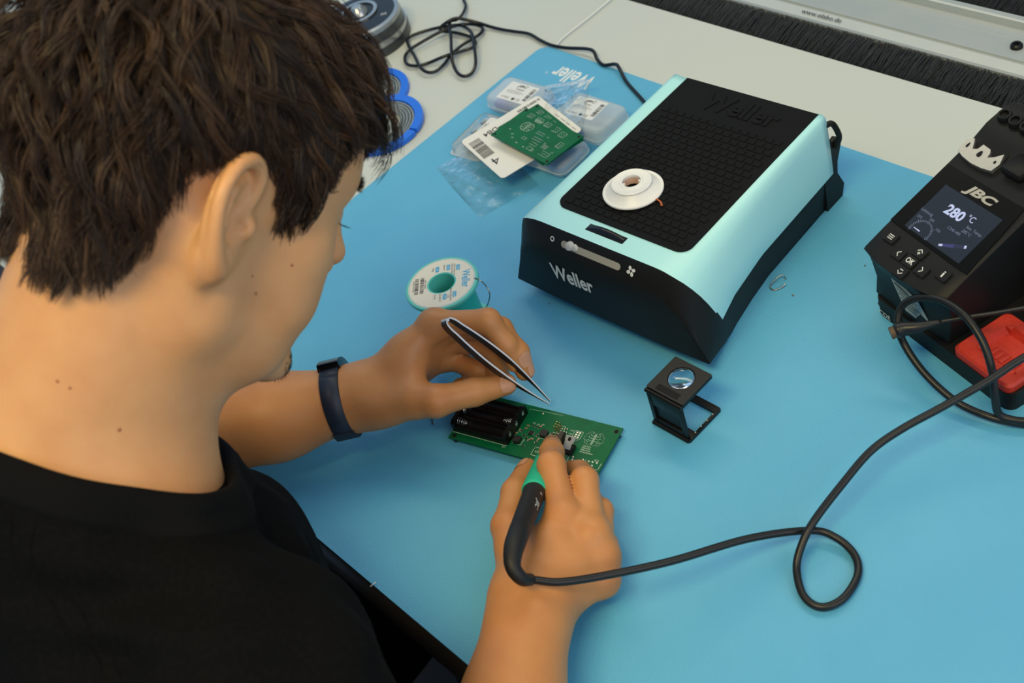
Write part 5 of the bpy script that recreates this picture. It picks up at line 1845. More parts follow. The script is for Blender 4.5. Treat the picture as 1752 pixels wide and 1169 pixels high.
# opening direction lies across the view so both arms show as a narrow U
vw = (CAM_LOC - (TW[0] + TW[1]) / 2).normalized()
opn = ax.cross(vw).normalized()
wid = ax.cross(opn).normalized()
M_tw = mat('pale_steel', srgb(232, 232, 232), 0.35, 0.35)
M_tw2 = mat('dark_steel', srgb(74, 68, 62), 0.45, 0.6)  # arm faces are darker than the edge strips and head
_t = R_(24)
opn, wid = opn * math.cos(_t) + wid * math.sin(_t), wid * math.cos(_t) - opn * math.sin(_t)
if wid.dot(vw) < 0:
    wid = -wid
N = 40


def tw_gap(t):
    g = 0.0062 * math.sin(math.pi * min(1, t * 0.86 + 0.03)) + 0.0004
    if t > 0.90:
        e = (t - 0.90) / 0.10
        g = (0.0062 * math.sin(math.pi * (0.90 * .86 + .03)) + .0004) * math.sqrt(max(0, 1 - e * e)) + 0.0001
    return g


for s in (-1, 1):
    V, F = [], []
    for i in range(N + 1):
        t = i / N
        t = 1 - (1 - t) ** 1.6 if t > 0.5 else t * (1 - 0.5 ** 1.6) / 0.5
        half = float(np.interp(t, [0, 0.12, 0.30, 0.45, 0.9, 1.0], [0.0006, 0.0013, 0.0034, 0.0046, 0.0046, 0.0044]))
        th = float(np.interp(t, [0, 0.2, 0.5, 1], [0.0008, 0.0012, 0.0014, 0.0014]))
        c = ax * (TL * t) + opn * (s * tw_gap(t))
        for (o_, w_) in ((0, -half), (0, half), (s * th, half), (s * th, -half)):
            V.append(c + opn * o_ + wid * w_)
    for i in range(N):
        for k_ in (0, 2, 3):
            F.append((i * 4 + k_, i * 4 + (k_ + 1) % 4, i * 4 + 4 + (k_ + 1) % 4, i * 4 + 4 + k_))
    F += [(0, 1, 2, 3), tuple(N * 4 + q for q in (3, 2, 1, 0))]
    arm = MB().raw(V, F).build('arm', M_tw2, tz, smooth=True)
    E_, FE = [], []
    for i in range(N + 1):
        b0 = V[i * 4 + 1] + wid * 0.0
        b1 = V[i * 4 + 2]
        E_ += [b0, b1, b1 + wid * 0.0003, b0 + wid * 0.0003]
    for i in range(N):
        for k_ in range(4):
            FE.append((i * 4 + k_, i * 4 + (k_ + 1) % 4, i * 4 + 4 + (k_ + 1) % 4, i * 4 + 4 + k_))
    FE += [(0, 1, 2, 3), tuple(N * 4 + q for q in (3, 2, 1, 0))]
    MB().raw(E_, FE).build('pale_edge', M_tw, arm, smooth=True)
MB().tube([ax * (TL - 0.0004) - wid * 0.0044, ax * (TL - 0.0004) + wid * 0.0047], 0.0014, 12).build('welded_head', M_tw, tz)

# ---------------------------------------------------------------- solder reel
M_teal = mat('turquoise_reel', srgb(96, 206, 190), 0.38)
sp = empty('solder_reel', (-0.7508, 0.3756, 0.0), (0, 0, R_(-44)), label='turquoise reel of solder wire with a white paper label', cat='reel')
R0, HH = 0.0337, 0.0612
for z0, nm in ((0.0, 'lower_flange'), (HH - 0.0038, 'upper_flange')):
    MB().lathe([(0.0122, z0), (R0 - 0.0006, z0), (R0, z0 + 0.0007), (R0, z0 + 0.0031), (R0 - 0.0006, z0 + 0.0038), (0.0122, z0 + 0.0038)], 64, close=True).build(nm, M_teal, sp)
MB().lathe([(0.0122, 0.002), (0.0255, 0.002), (0.0255, HH - 0.002), (0.0122, HH - 0.002)], 48, close=True).build('core', mat('deep_turquoise_core', srgb(46, 188, 176), 0.42), sp)
MB().lathe([(0.0118, 0.0005), (0.0122, 0.0005), (0.0122, HH - 0.0005), (0.0118, HH - 0.0005)], 48, close=True).build('bore_wall', M_teal, sp)
P = []
for t in range(24 * 9 + 1):
    a = 2 * math.pi * t / 24
    P.append((0.0262 * math.cos(a), 0.0262 * math.sin(a), 0.0045 + 0.0008 * t / 24))
MB().tube(P, 0.00045, 5).build('wound_wire', mat('tinned_wire', srgb(170, 166, 158), 0.3, 0.9), sp, smooth='all')
zt = HH + 0.00015
lab = MB().lathe([(0.0135, zt - 0.0003), (0.0310, zt - 0.0003), (0.0310, zt), (0.0135, zt)], 64, close=True).build('paper_label', mat('cream_label', srgb(250, 238, 212), 0.6), sp)
MB().lathe([(0.0300, zt), (0.0303, zt), (0.0303, zt + 0.00004), (0.0300, zt + 0.00004)], 64, close=True).build('label_ring', mat('label_blue', srgb(58, 178, 214), 0.5), lab)
M_lb = MATS['label_blue']
zl = zt + 0.00006
# the words run round with the name at the rim: frame turned towards the far right
put_text('label_name', 'Weller', 0.0105, M_lb, lab, frame((0.0002, 0.0222, zl), (1, 0, 0), (0, 1, 0)), xscale=0.75, bold=0.0002)
for body, x, y in (('TYPE', -0.0165, 0.0150), ('SIZE', -0.0185, 0.0058), ('ALLOY', 0.0175, 0.0125), ('LOT', 0.0185, 0.0035), ('WT', -0.0185, -0.0045)):
    MB().prism(rounded_rect(0.0072, 0.0034, 0.0007, 3, x, y), zl, zl + 0.00003).build('label_tag', M_lb, lab, smooth=False)
    put_text('label_tag_text', body, 0.0026, MATS['cream_label'], lab, frame((x, y, zl + 0.00005), (1, 0, 0), (0, 1, 0)))
for body, x, y, s_ in (('WSW SCN M1', -0.0145, 0.0115, 0.0024), ('T0051401399', -0.0165, 0.0092, 0.0024), ('0.8mm', -0.0195, 0.0020, 0.0026), ('100g', -0.0195, -0.0085, 0.0026), ('SN0.6CU0.05NI', 0.0170, 0.0090, 0.0024), ('3.5%', 0.0185, 0.0066, 0.0024), ('23.04.21', 0.0190, -0.0008, 0.0030), ('0077102000', -0.002, -0.0152, 0.0022), ('4003019441890', -0.002, -0.0262, 0.0022)):
    put_text('label_text', body, s_, M_ink, lab, frame((x, y, zl), (1, 0, 0), (0, 1, 0)))


def barcode(nm, par, M, w, h, n, seed, m=None):
    rg_ = random.Random(seed)
    mb = MB()
    x = 0.0
    tot = []
    while x < 1:
        bw = rg_.choice((1, 1, 2, 3)) / n
        gp = rg_.choice((1, 1, 2)) / n
        tot.append((x, min(1, x + bw)))
        x += bw + gp
    for a, b in tot:
        mb.raw([M @ Vector(((q - 0.5) * w, r_ * h / 2, 0)) for q, r_ in ((a, -1), (b, -1), (b, 1), (a, 1))], [(0, 1, 2, 3)])
    return mb.build(nm, m or M_ink, par, smooth=False)


barcode('barcode', lab, frame((-0.001, -0.0182, zl), (1, 0, 0), (0, 1, 0)), 0.021, 0.0036, 60, 1)
barcode('barcode', lab, frame((-0.001, -0.0232, zl), (1, 0, 0), (0, 1, 0)), 0.021, 0.0036, 60, 2)
line([(13.6, -3.8), (20.2, -3.8), (20.2, -7.6), (13.6, -7.6)], 0.25, True, 'compliance_box', lab, zl)
put_text('label_text', 'RoHS', 0.0022, M_ink, lab, frame((0.0169, -0.0057, zl), (1, 0, 0), (0, 1, 0)))
iM = (Matrix.Translation((-0.7508, 0.3756, 0)) @ Matrix.Rotation(R_(-44), 4, 'Z')).inverted()
MB().tube([iM @ Vector(p) for p in spline(PATHS['solder_tail'], 6)], 0.0006, 6).build('loose_wire_end', mat('tinned_wire', srgb(170, 166, 158), 0.3, 0.9), sp)

# ---------------------------------------------------------------- folding loupe
lp = empty('folding_loupe', (-0.5085, 0.4105, 0.0), (0, 0, R_(0.5)), label='black folding loupe with a round lens standing in front of the extractor', cat='loupe')
M_lp = mat('loupe_black', srgb(15, 15, 15), 0.4, spec=0.35)
fr = MB()
oo, ii = rounded_rect(0.0390, 0.0400, 0.0015, 3), rounded_rect(0.0255, 0.0240, 0.0005, 3, 0.0045, 0.002)
n = len(oo)
fr.raw([(x, y, z) for z in (0.0, 0.0032) for x, y in oo] + [(x, y, z) for z in (0.0, 0.0032) for x, y in ii],
       [(i, (i + 1) % n, n + (i + 1) % n, n + i) for i in range(n)] + [(2 * n + (i + 1) % n, 2 * n + i, 3 * n + i, 3 * n + (i + 1) % n) for i in range(n)] + [(n + i, n + (i + 1) % n, 3 * n + (i + 1) % n, 3 * n + i) for i in range(n)] + [((i + 1) % n, i, 2 * n + i, 2 * n + (i + 1) % n) for i in range(n)])
fr.build('base_frame', M_lp, lp, smooth=False)
for q in range(4):
    MB().cyl((0.0178, -0.0105 + 0.0073 * q, 0.00325), 0.0006, 0.0002, 10).build('scale_dot', mat('pale_print', srgb(190, 180, 172), 0.5), lp)
# upright on the near-left edge, leaning back a little, with a window
up = MB()
zt_ = 0.0415
yb_, yt_ = -0.0180, -0.0175
xa, xb = -0.0165, 0.0165
MB().box((-0.0160, yb_, 0.0215), (0.004, 0.0030, 0.038), bevel=0.0005).build('upright_post', M_lp, lp)
MB().box((0.0155, yb_, 0.0215), (0.0045, 0.0030, 0.038), bevel=0.0005).build('upright_post', M_lp, lp)
MB().box((0, yb_, 0.0330), (0.028, 0.0024, 0.0150), bevel=0.0005).build('upright_panel', M_lp, lp)
MB().box((0, yb_, 0.0058), (0.028, 0.0024, 0.0060), bevel=0.0005).build('upright_foot', M_lp, lp)
MB().box((0, yb_ + 0.0012, 0.0170), (0.028, 0.0010, 0.0190)).build('upright_web', M_lp, lp)
MB().tube([(-0.0185, -0.0195, 0.0022), (0.0185, -0.0195, 0.0022)], 0.0022, 12).build('lower_hinge', M_lp, lp)
MB().tube([(-0.0185, -0.0185, 0.0415), (0.0185, -0.0185, 0.0415)], 0.0019, 12).build('upper_hinge', M_lp, lp)
tp = MB()
oo = []
_c = rounded_rect(0.0375, 0.0365, 0.0012, 3, 0, 0.0012)
for i in range(len(_c)):
    a_, b_ = Vector(_c[i]), Vector(_c[(i + 1) % len(_c)])
    for q in range(12 if (b_ - a_).length > 0.01 else 1):
        oo.append(tuple(a_.lerp(b_, q / 12)))
n = len(oo)
angs = [math.atan2(y - 0.0040, x) for x, y in oo]
ii = [(0.0112 * math.cos(a), 0.0040 + 0.0112 * math.sin(a)) for a in angs]
z0, z1 = 0.0410, 0.0442
tp.raw([(x, y, z) for z in (z0, z1) for x, y in oo] + [(x, y, z) for z in (z0, z1) for x, y in ii],
       [(i, (i + 1) % n, n + (i + 1) % n, n + i) for i in range(n)] + [(2 * n + (i + 1) % n, 2 * n + i, 3 * n + i, 3 * n + (i + 1) % n) for i in range(n)] + [(n + i, n + (i + 1) % n, 3 * n + (i + 1) % n, 3 * n + i) for i in range(n)] + [((i + 1) % n, i, 2 * n + i, 2 * n + (i + 1) % n) for i in range(n)])
tp.build('lens_plate', M_lp, lp, smooth=False)
MB().box((0, -0.0123, 0.04425), (0.022, 0.0055, 0.0004)).build('plate_groove', M_hole, lp)
M_lens = mat('lens_glass', (0.97, 0.99, 1, 1), 0.0, trans=1.0, ior=1.5)
MB().lathe([(0.0001, 0.0452), (0.003, 0.04505), (0.006, 0.0446), (0.0090, 0.0439), (0.0111, 0.0432), (0.0111, 0.0425), (0.0090, 0.0419), (0.006, 0.0412), (0.003, 0.04075), (0.0001, 0.0406)], 48, (0, 0.0040, 0)).build('lens', M_lens, lp, smooth='all')
# ---------------------------------------------------------------- clear boxes, bags, boards and label at the back left
M_fro = mat('frosted_plastic', (0.93, 0.96, 0.98, 1), 0.28, trans=0.82, ior=1.15, alpha=1.0)
M_clr = mat('clear_film', (1, 1, 1, 1), 0.06, trans=1.0, ior=1.05)
M_stk = mat('sticker_paper', srgb(224, 226, 226), 0.5)


def film_mat():
    m = bpy.data.materials.new('clear_bag_film')
    m.use_nodes = True
    nt = m.node_tree
    nt.nodes.remove(nt.nodes['Principled BSDF'])
    out = [n for n in nt.nodes if n.type == 'OUTPUT_MATERIAL'][0]
    tr_ = nt.nodes.new('ShaderNodeBsdfTransparent'); tr_.inputs[0].default_value = (0.95, 0.965, 0.97, 1)
    gl_ = nt.nodes.new('ShaderNodeBsdfGlossy'); gl_.inputs['Roughness'].default_value = 0.17; gl_.inputs[0].default_value = (1, 1, 1, 1)
    mx_ = nt.nodes.new('ShaderNodeMixShader')
    fr_ = nt.nodes.new('ShaderNodeFresnel'); fr_.inputs['IOR'].default_value = 1.17
    nz = nt.nodes.new('ShaderNodeTexNoise'); nz.inputs['Scale'].default_value = 75; nz.inputs['Detail'].default_value = 5
    tc = nt.nodes.new('ShaderNodeTexCoord')
    bp = nt.nodes.new('ShaderNodeBump'); bp.inputs['Strength'].default_value = 0.5; bp.inputs['Distance'].default_value = 0.0025
    nt.links.new(tc.outputs['Object'], nz.inputs['Vector'])
    nt.links.new(nz.outputs['Fac'], bp.inputs['Height'])
    nt.links.new(bp.outputs['Normal'], gl_.inputs['Normal'])
    nt.links.new(bp.outputs['Normal'], fr_.inputs['Normal'])
    ad = nt.nodes.new('ShaderNodeMath'); ad.operation = 'ADD'; ad.inputs[1].default_value = 0.018
    nt.links.new(fr_.outputs[0], ad.inputs[0])
    nt.links.new(ad.outputs[0], mx_.inputs[0])
    nt.links.new(tr_.outputs[0], mx_.inputs[1])
    nt.links.new(gl_.outputs[0], mx_.inputs[2])
    nt.links.new(mx_.outputs[0], out.inputs['Surface'])
    return m


def frost_mat():
    m = bpy.data.materials.new('frosted_box_plastic')
    m.use_nodes = True
    nt = m.node_tree
    b = nt.nodes['Principled BSDF']
    b.inputs['Base Color'].default_value = srgb(226, 236, 242)
    b.inputs['Roughness'].default_value = 0.25
    out = [n for n in nt.nodes if n.type == 'OUTPUT_MATERIAL'][0]
    tr_ = nt.nodes.new('ShaderNodeBsdfTransparent'); tr_.inputs[0].default_value = (0.93, 0.96, 0.98, 1)
    mx_ = nt.nodes.new('ShaderNodeMixShader')
    lw = nt.nodes.new('ShaderNodeLayerWeight'); lw.inputs[0].default_value = 0.35
    mp = nt.nodes.new('ShaderNodeMapRange'); mp.inputs[3].default_value = 0.30; mp.inputs[4].default_value = 0.75
    nt.links.new(lw.outputs['Facing'], mp.inputs[0])
    nt.links.new(mp.outputs[0], mx_.inputs[0])
    nt.links.new(tr_.outputs[0], mx_.inputs[1])
    nt.links.new(b.outputs[0], mx_.inputs[2])
    nt.links.new(mx_.outputs[0], out.inputs['Surface'])
    return m


M_film = film_mat()
M_frost = frost_mat()


def shell(w, h, z0, z1, r, taper=0.0, seg=6):
    """rounded tray-like lid: side wall, rounded shoulder and top"""
    rings = [(0, z0), (0, z1 - 0.004), (0.0012, z1 - 0.0012), (0.004, z1)]
    mb = MB()
    vs = []
    for ins, z in rings:
        vs += [(x, y, z) for x, y in rounded_rect(w - 2 * (ins + taper * (z - z0)), h - 2 * (ins + taper * (z - z0)), max(r - ins * .5, 0.002), seg)]
    n = len(vs) // len(rings)
    mb.raw(vs, [(q * n + i, q * n + (i + 1) % n, (q + 1) * n + (i + 1) % n, (q + 1) * n + i) for q in range(len(rings) - 1) for i in range(n)] + [tuple((len(rings) - 1) * n + i for i in range(n))])
    return mb


def sticker(par, w, h, x, y, z, rz, code, big=True):
    a = R_(rz)
    M = Matrix.Translation((x, y, z)) @ Matrix.Rotation(a, 4, 'Z')
    s_ = MB().prism(rounded_rect(w, h, 0.0012, 3), 0, 0.00015, M).build('sticker', M_stk, par, smooth=False)
    F = lambda px, py, q=0.0002: M @ Matrix.Translation((px, py, q))
    put_text('sticker_name', 'JBC', 0.0050, M_ink, s_, F(-0.001, h / 2 - 0.0042), bold=0.00012, shear=0.25, xscale=1.6)
    put_text('sticker_code', code, 0.0040, M_ink, s_, F(-0.001, h / 2 - 0.0098))
    for q in range(3):
        MB().prism([(-w * 0.38, -0.0002), (w * (0.10 + 0.12 * (q % 2)), -0.0002), (w * (0.10 + 0.12 * (q % 2)), 0.0003), (-w * 0.38, 0.0003)], 0, 0.00002, F(0, h / 2 - 0.0135 - q * 0.0018)).build('sticker_line', mat('grey_print', srgb(120, 122, 124), 0.6), s_, smooth=False)
    put_text('sticker_marks', 'CE', 0.0050, M_ink, s_, F(w * 0.20, -h / 2 + 0.0040))
    put_text('sticker_marks', 'X EAC', 0.0042, M_ink, s_, F(-w * 0.24, -h / 2 + 0.0040))
    MB().lathe([(0.0001, 0), (0.0021, 0), (0.0021, 0.00003), (0.0001, 0.00003)], 20, M=F(w * 0.04, -h / 2 + 0.0040)).build('sticker_disc', M_ink, s_)
    barcode('sticker_barcode', s_, M @ Matrix.Translation((w * 0.40, 0.001, 0.0002)) @ Matrix.Rotation(R_(90), 4, 'Z'), h * 0.70, 0.0050, 40, sum(map(ord, code)))
    return s_


def tip_box(loc, rz, w, h, ht, label, code, stick, content):
    b = empty('plastic_box', loc, (0, 0, R_(rz)), label=label, cat='box', group='frosted plastic boxes on the mat')
    shell(w, h, ht * 0.42, ht, 0.0085, 0.03).build('lid', M_frost, b, smooth='all')
    lo_ = shell(w - 0.0012, h - 0.0012, -ht * 0.44, 0.0, 0.0085, 0.03)
    bmesh.ops.scale(lo_.bm, vec=(1, 1, -1), verts=lo_.bm.verts)
    lo_.build('bottom', M_frost, b, smooth='all')
    rim = MB()
    oo = rounded_rect(w + 0.0008, h + 0.0008, 0.009, 6)
    rim.tube([(x, y, ht * 0.43) for x, y in oo + oo[:1]], 0.0006, 6)
    rim.build('rim', M_frost, b, smooth='all')
    if stick:
        sticker(b, stick[0], stick[1], stick[2], stick[3], ht + 0.0001, stick[4], code)
    for (x, y, lx, ly, c) in content:
        MB().box((x, y, 0.006), (lx, ly, 0.006), 0, 0.0015).build('blue_insert', mat('violet_blue_foam_%d' % c[2], srgb(*c), 0.6), b)
    return b


tip_box((-0.9420, 0.6475, 0.0004), 4.5, 0.070, 0.044, 0.0195, 'frosted plastic box furthest left, white sticker and violet insert', 'N8260', (0.0400, 0.0295, 0.000, -0.001, 0.5), [(-0.018, 0.002, 0.022, 0.034, (92, 104, 196)), (0.012, -0.012, 0.034, 0.008, (80, 150, 205))])
tip_box((-0.8450, 0.6560, 0.0004), 2.0, 0.072, 0.050, 0.0205, 'frosted plastic box nearest the extractor, its sticker half hidden by a clear bag', 'C245', (0.0385, 0.0300, -0.0055, 0.0035, 4), [])
tip_box((-0.8440, 0.5985, 0.0004), 3.0, 0.066, 0.047, 0.0165, 'frosted plastic box mostly covered by the green boards', 'C210', None, [(0.018, -0.002, 0.020, 0.034, (96, 150, 210))])

# clear blister with three cartridge tips
bl = empty('blister_pack', (-0.9430, 0.5850, 0.0004), (0, 0, R_(98)), label='clear blister pack holding three soldering tips under a white card', cat='blister')
shell(0.062, 0.040, 0.0012, 0.0120, 0.006, 0.08).build('cover', M_film, bl, smooth='all')
MB().prism(rounded_rect(0.066, 0.044, 0.005), 0, 0.0010).build('backing_tray', M_frost, bl, smooth=False)
M_brass = mat('brass_fitting', srgb(176, 146, 98), 0.3, 0.9)
for q in (-0.017, 0.0, 0.017):
    t_ = MB().lathe([(0.0008, 0), (0.0022, 0.001), (0.0022, 0.005), (0.0032, 0.0052), (0.0032, 0.008), (0.0014, 0.0085), (0.0012, 0.014), (0.0004, 0.018)], 14, M=frame((q, 0.014, 0.0058), (1, 0, 0), (0, 0, 1))).build('spare_tip', mat('nickel_spring', srgb(206, 204, 198), 0.22, 0.95), bl)
    MB().lathe([(0.0020, 0.006), (0.0042, 0.006), (0.0042, 0.0085), (0.0020, 0.0085)], 6, close=True, M=frame((q, 0.014, 0.0058), (1, 0, 0), (0, 0, 1))).build('tip_nut', M_brass, t_)
s_ = MB().prism(rounded_rect(0.046, 0.020, 0.003, 4, 0.0, -0.008), 0.0122, 0.0124).build('sticker', M_stk, bl, smooth=False)
put_text('sticker_marks', 'CE    EAC', 0.0055, M_ink, s_, frame((0.002, -0.002, 0.0126), (1, 0, 0), (0, 1, 0)))
MB().lathe([(0.0001, 0), (0.0022, 0), (0.0022, 0.00003), (0.0001, 0.00003)], 20, (0.0005, -0.0018, 0.0126)).build('sticker_disc', M_ink, s_)


def bag(name, loc, rz, w, h, puff, seed, label):
    """thin pillow of crumpled film"""
    rg_ = np.random.default_rng(seed)
    ph_ = rg_.uniform(0, 6.28, 8)
    n1, n2 = 30, 24
    V, F = [], []
    for sgn in (1, -1):
        for j in range(n2 + 1):
            for i in range(n1 + 1):
                x, y = i / n1, j / n2
                e = (math.sin(math.pi * x) * math.sin(math.pi * y)) ** 0.6
                z = puff * e * (1.0 if sgn > 0 else 0.12)
                if sgn > 0:
                    z += e * 0.0016 * (math.sin(9 * x + ph_[0] + 6 * y) + math.sin(17 * y + ph_[1] - 8 * x) + 0.7 * math.sin(31 * x + 13 * y + ph_[2]))
                    z = max(z, 0.0002)
                V.append(((x - .5) * w, (y - .5) * h, z))
    o0 = (n1 + 1) * (n2 + 1)
    for j in range(n2):
        for i in range(n1):
            a = j * (n1 + 1) + i
            F.append((a, a + 1, a + n1 + 2, a + n1 + 1))
            F.append((o0 + a + n1 + 1, o0 + a + n1 + 2, o0 + a + 1, o0 + a))
    r_ = empty(name, loc, (0, 0, R_(rz)), label=label, cat='bag', group='clear zip bags')
    mesh_obj('film', V, F, M_film, r_, smooth='all')
    return r_


b1 = bag('zip_bag', (-0.8930, 0.5430, 0.0004), -17, 0.110, 0.070, 0.0075, 1, 'clear zip bag lying flat on the mat under the white label card')
b2 = bag('zip_bag', (-0.8720, 0.6480, 0.0218), -52, 0.092, 0.050, 0.004, 2, 'clear zip bag draped over the frosted box nearest the extractor')
for q in (0.0, 0.003):
    MB().tube([(-0.040 + q, -0.024, 0.0026), (-0.040 + q, 0.024, 0.0026)], 0.0006, 6).build('zip_ridge', M_frost, b2)

# white shipping label card
cd_ = empty('label_card', (-0.8810, 0.5915, 0.0225), (R_(1.0), R_(-0.5), R_(-14.0)), label='white shipping label card printed DB4 with barcodes', cat='label card')
MB().prism(rounded_rect(0.092, 0.0985, 0.005), 0, 0.0006).build('card', mat('card_white', srgb(230, 228, 222), 0.5), cd_, smooth=False)
zc = 0.0007


def ctx(body, x, y, size, rz, **kw):
    a = R_(rz)
    return put_text('card_text', body, size, M_ink, cd_, frame((x, y, zc), (math.cos(a), math.sin(a), 0), (-math.sin(a), math.cos(a), 0)), **kw)


ctx('DB4', -0.0328, -0.0182, 0.0105, -90, bold=0.00015, xscale=0.9)
ctx('4', 0.0140, -0.0390, 0.0175, -90)
barcode('card_barcode', cd_, frame((-0.0160, -0.0393, zc), (1, -0.02, 0), (0.02, 1, 0)), 0.0365, 0.0130, 70, 5)
for q in range(4):
    MB().prism([(-0.0005 + 0.011 * q, 0.0440), (0.0075 + 0.011 * q, 0.0440), (0.0075 + 0.011 * q, 0.0448), (-0.0005 + 0.011 * q, 0.0448)], zc, zc + 0.00002).build('card_print_line', mat('grey_print', srgb(120, 122, 124), 0.6), cd_, smooth=False)
barcode('card_barcode', cd_, frame((-0.0380, 0.0335, zc), (0, 1, 0), (-1, 0, 0)), 0.0290, 0.0040, 60, 6)


# two bare boards on top of the card
def bare_board(loc, rz, label, z):
    b = empty('bare_circuit_board', loc, (0, R_(0.6), R_(rz)), label=label, cat='circuit board', group='bare green boards')
    MB().box((0, 0, 0.0008), (0.0895, 0.0505, 0.0016)).build('board', M_pcb, b, smooth=False)
    for x, y in ((-41.5, 22), (41.5, 22), (-41.5, -22), (41.5, -22)):
        MB().lathe([(0.0001, 0), (0.0016, 0.00005)], 16, mm(x, y, 1.62)).build('mounting_hole', M_hole, b)
    zz = 0.00166
    brain(-19.5, 4.0, 0.85, b, zz)
    for i in range(4):
        line([(-20.0, 14.5 + 1.2 * i), (-10.5 + i * 0.6, 14.5 + 1.2 * i)], 0.25, False, 'silkscreen_line', b, zz)
    rg_ = random.Random(int(abs(loc[0]) * 1e5))
    for (x, y, w, h) in ((-30, 19, 8, 5), (-16, 19, 9, 5), (-2, 18, 8, 6), (12, 17, 8, 7), (24, 15, 8, 7), (-8, -10, 6, 3), (8, -11, 9, 3.5), (34, 2, 6, 8), (30, -16, 12, 6), (10, -18, 7, 4)):
        line([(x - w / 2, y - h / 2), (x + w / 2, y - h / 2), (x + w / 2, y + h / 2), (x - w / 2, y + h / 2)], 0.22, rg_.random() < 0.5, 'silkscreen_line', b, zz)
    for body, x, y in (('R1', -33, -8), ('C3', -25, -12), ('IC1', -20, -16), ('D2', -10, -19), ('Q1', 2, -20), ('L2', 18, -4), ('U1', 14, 4), ('J2', 36, -10)):
        btext(body, x, y, 2.2, 0, b, zz)
    pads = MB()
    for (cx_, cy_, nx, ny, px, py) in ((-31, 18, 3, 2, 2.2, 2.4), (-17, 18, 3, 2, 2.4, 2.4), (-3, 17, 3, 2, 2.2, 2.6), (12, 16, 2, 2, 3, 3), (24, 14, 2, 2, 3, 3), (2, 4, 6, 2, 2.0, 3.0), (6, -4, 7, 2, 2.0, 3.2), (22, -8, 5, 3, 1.6, 2.0), (32, -16, 4, 1, 2.8, 1), (33, 1, 2, 3, 3, 2), (14, -19, 2, 2, 2.4, 2)):
        for i in range(nx):
            for j in range(ny):
                pads.box(mm(cx_ + (i - (nx - 1) / 2) * px, cy_ + (j - (ny - 1) / 2) * py, 1.64), mm(0.9, 0.9, 0.08))
    po = pads.build('solder_pads', M_solder, b, smooth=False)
    po['kind'] = 'stuff'
    return b


bare_board((-0.8555, 0.5980, 0.0290), -13.5, 'bare green circuit board lying underneath another one on the label card', 0)
bare_board((-0.8540, 0.5920, 0.0312), -4.0, 'bare green circuit board on top of the pile, corner of another showing beneath', 0)

# ---------------------------------------------------------------- blue rimmed wire reels and a round instrument base behind the head
M_blue = mat('bright_blue_plastic', srgb(24, 112, 232), 0.35)
for (x, y, ro, ri, label) in ((-1.0715, 0.5455, 0.0490, 0.0395, 'nearer blue-rimmed clear reel on the white bench beside the head'), (-1.1390, 0.5760, 0.0520, 0.0430, 'farther blue-rimmed clear reel half hidden behind the nearer one')):
    rr = empty('blue_reel', (x, y, -0.002), (0, 0, R_(14)), label=label, cat='reel', group='blue-rimmed reels')
    if x > -1.1:                                            # the nearer one leans on the rim of the other
        rr.rotation_euler = (R_(3.2), R_(1.6), R_(14))
        rr.location.z += 0.0033
    a0 = R_(2)
    V, F = [], []
    n = 64
    for i in range(n + 1):
        a = a0 + (2 * math.pi - 2 * a0) * i / n
        for r_, z in ((ri, 0), (ro, 0), (ro, 0.0055), (ri, 0.0055)):
            V.append((r_ * math.cos(a), r_ * math.sin(a), z))
    for i in range(n):
        for k_ in range(4):
            F.append((i * 4 + k_, i * 4 + (k_ + 1) % 4, i * 4 + 4 + (k_ + 1) % 4, i * 4 + 4 + k_))
    F += [(0, 1, 2, 3), tuple(n * 4 + q for q in (3, 2, 1, 0))]
    MB().raw(V, F).build('rim', M_blue, rr, smooth=True)
    for q in range(5):
        MB().lathe([(ri - 0.003 - q * 0.0035, 0.0008), (ri - 0.0004 - q * 0.0035, 0.0008), (ri - 0.0010 - q * 0.0035, 0.0040 + 0.0003 * q), (ri - 0.0030 - q * 0.0035, 0.0040)], 64, close=True).build('wire_turn', mat('grey_clear_tube', srgb(170, 180, 182), 0.2, trans=0.5), rr)
ib = empty('round_base', (-1.2350, 0.6600, -0.002), label='round black and silver instrument base at the back left of the bench', cat='instrument base')
M_sil = mat('silver_band', srgb(176, 178, 176), 0.25, 0.8)
M_gb = mat('gloss_black', srgb(18, 20, 21), 0.15)
MB().lathe([(0.0500, 0.0), (0.0530, 0.001), (0.0530, 0.012), (0.0500, 0.012)], 64).build('foot', mat('dark_steel_foot', srgb(70, 74, 76), 0.3, 0.6), ib)
MB().lathe([(0.0470, 0.012), (0.0522, 0.012), (0.0522, 0.019), (0.0470, 0.019)], 64, close=True).build('lower_band', M_sil, ib)
MB().lathe([(0.0460, 0.019), (0.0505, 0.019), (0.0500, 0.031), (0.0460, 0.031)], 64, close=True).build('body', mat('gunmetal', srgb(86, 90, 92), 0.28, 0.7), ib)
MB().lathe([(0.0440, 0.031), (0.0500, 0.031), (0.0490, 0.036), (0.0440, 0.037)], 64, close=True).build('upper_band', M_sil, ib)
MB().lathe([(0.0001, 0.0370), (0.0300, 0.0370), (0.0450, 0.0368), (0.0462, 0.0340)], 64).build('black_top', M_gb, ib)
MB().lathe([(0.0200, 0.0372), (0.0245, 0.0372), (0.0245, 0.0390), (0.0200, 0.0390)], 48, close=True, c=(-0.006, 0.002, 0)).build('dial_ring', M_sil, ib)
MB().lathe([(0.0001, 0.047), (0.006, 0.046), (0.0110, 0.041), (0.0125, 0.0372)], 32, (-0.006, 0.002, 0)).build('dial_dome', M_sil, ib)
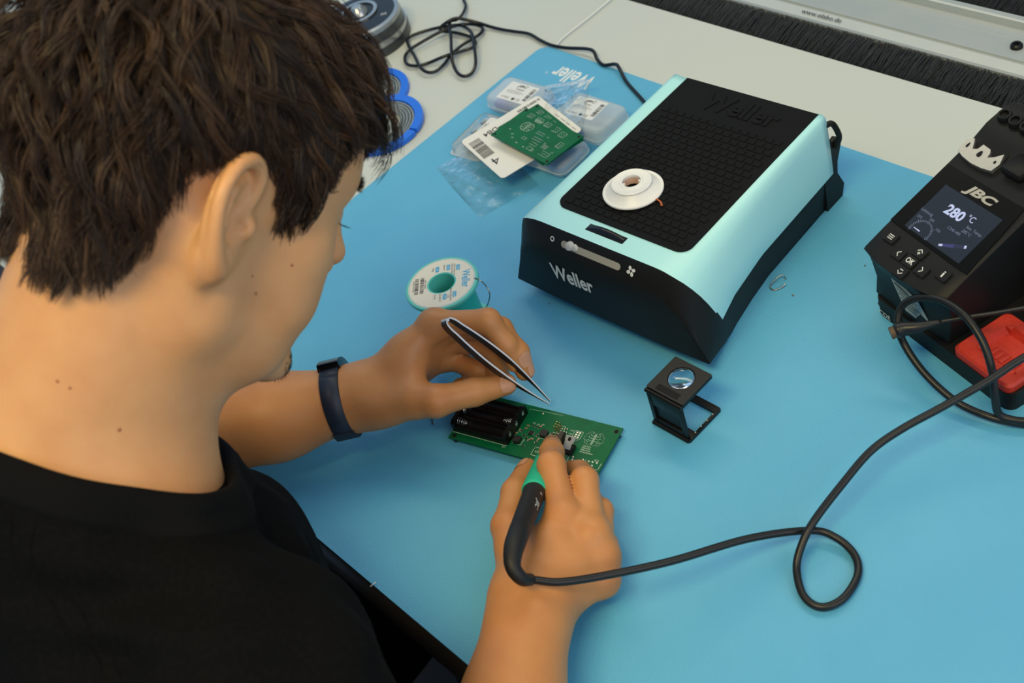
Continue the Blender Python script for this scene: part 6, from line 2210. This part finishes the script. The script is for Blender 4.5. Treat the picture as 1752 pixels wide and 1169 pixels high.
put_text('printed_mark', 'XS', 0.007, M_white, ib, frame((0.030, 0.014, 0.0372), (0.7, 0.7, 0), (-0.7, 0.7, 0)))

# ---------------------------------------------------------------- fitness band on the left wrist
wrp = Vector(tuple(WRL if 'WRL' in globals() else (-0.724, 0.2505, 0.047)))
elp = Vector(tuple(ELL if 'ELL' in globals() else (-0.895, 0.045, 0.052)))
axw = (wrp - elp).normalized()
cw = wrp - axw * 0.018
fb = empty('fitness_band', cw, label='dark navy fitness band worn on the left wrist', cat='fitness band')
upw = Vector((0, 0, 1))
upw = (upw - axw * upw.dot(axw)).normalized()
sdw = axw.cross(upw)
M_band = mat('navy_silicone', srgb(36, 42, 56), 0.5)


def wring(r_u, r_s, w0, th, a0, a1, n=56):
    V, F = [], []
    for i in range(n + 1):
        a = a0 + (a1 - a0) * i / n
        w = w0(a) if callable(w0) else w0
        for rr_, ww in ((0, -w), (0, w), (th, w * 0.92), (th, -w * 0.92)):
            V.append(upw * ((r_u + rr_) * math.cos(a)) + sdw * ((r_s + rr_) * math.sin(a)) + axw * ww)
    for i in range(n):
        for k_ in range(4):
            F.append((i * 4 + k_, i * 4 + (k_ + 1) % 4, i * 4 + 4 + (k_ + 1) % 4, i * 4 + 4 + k_))
    F += [(0, 1, 2, 3), tuple(n * 4 + q for q in (3, 2, 1, 0))]
    return V, F


RU, RS = 0.0315, 0.0285
E_END = None
V, F = wring(RU, RS, 0.0085, 0.0022, 0, 2 * math.pi)
MB().raw(V, F).build('strap', M_band, fb, smooth='all')
V, F = wring(RU + 0.0018, RS + 0.0018, 0.0092, 0.0020, R_(100), R_(118), 6)
MB().raw(V, F).build('strap_keeper', M_band, fb, smooth=True)
V, F = wring(RU + 0.0010, RS + 0.0010, 0.0080, 0.0018, R_(150), R_(230), 20)
MB().raw(V, F).build('strap_tail', M_band, fb, smooth=True)
V, F = wring(RU + 0.0008, RS + 0.0008, 0.0098, 0.0068, R_(-78), R_(-18), 20)
MB().raw(V, F).build('tracker', mat('tracker_black', srgb(12, 13, 15), 0.12), fb, smooth=True)
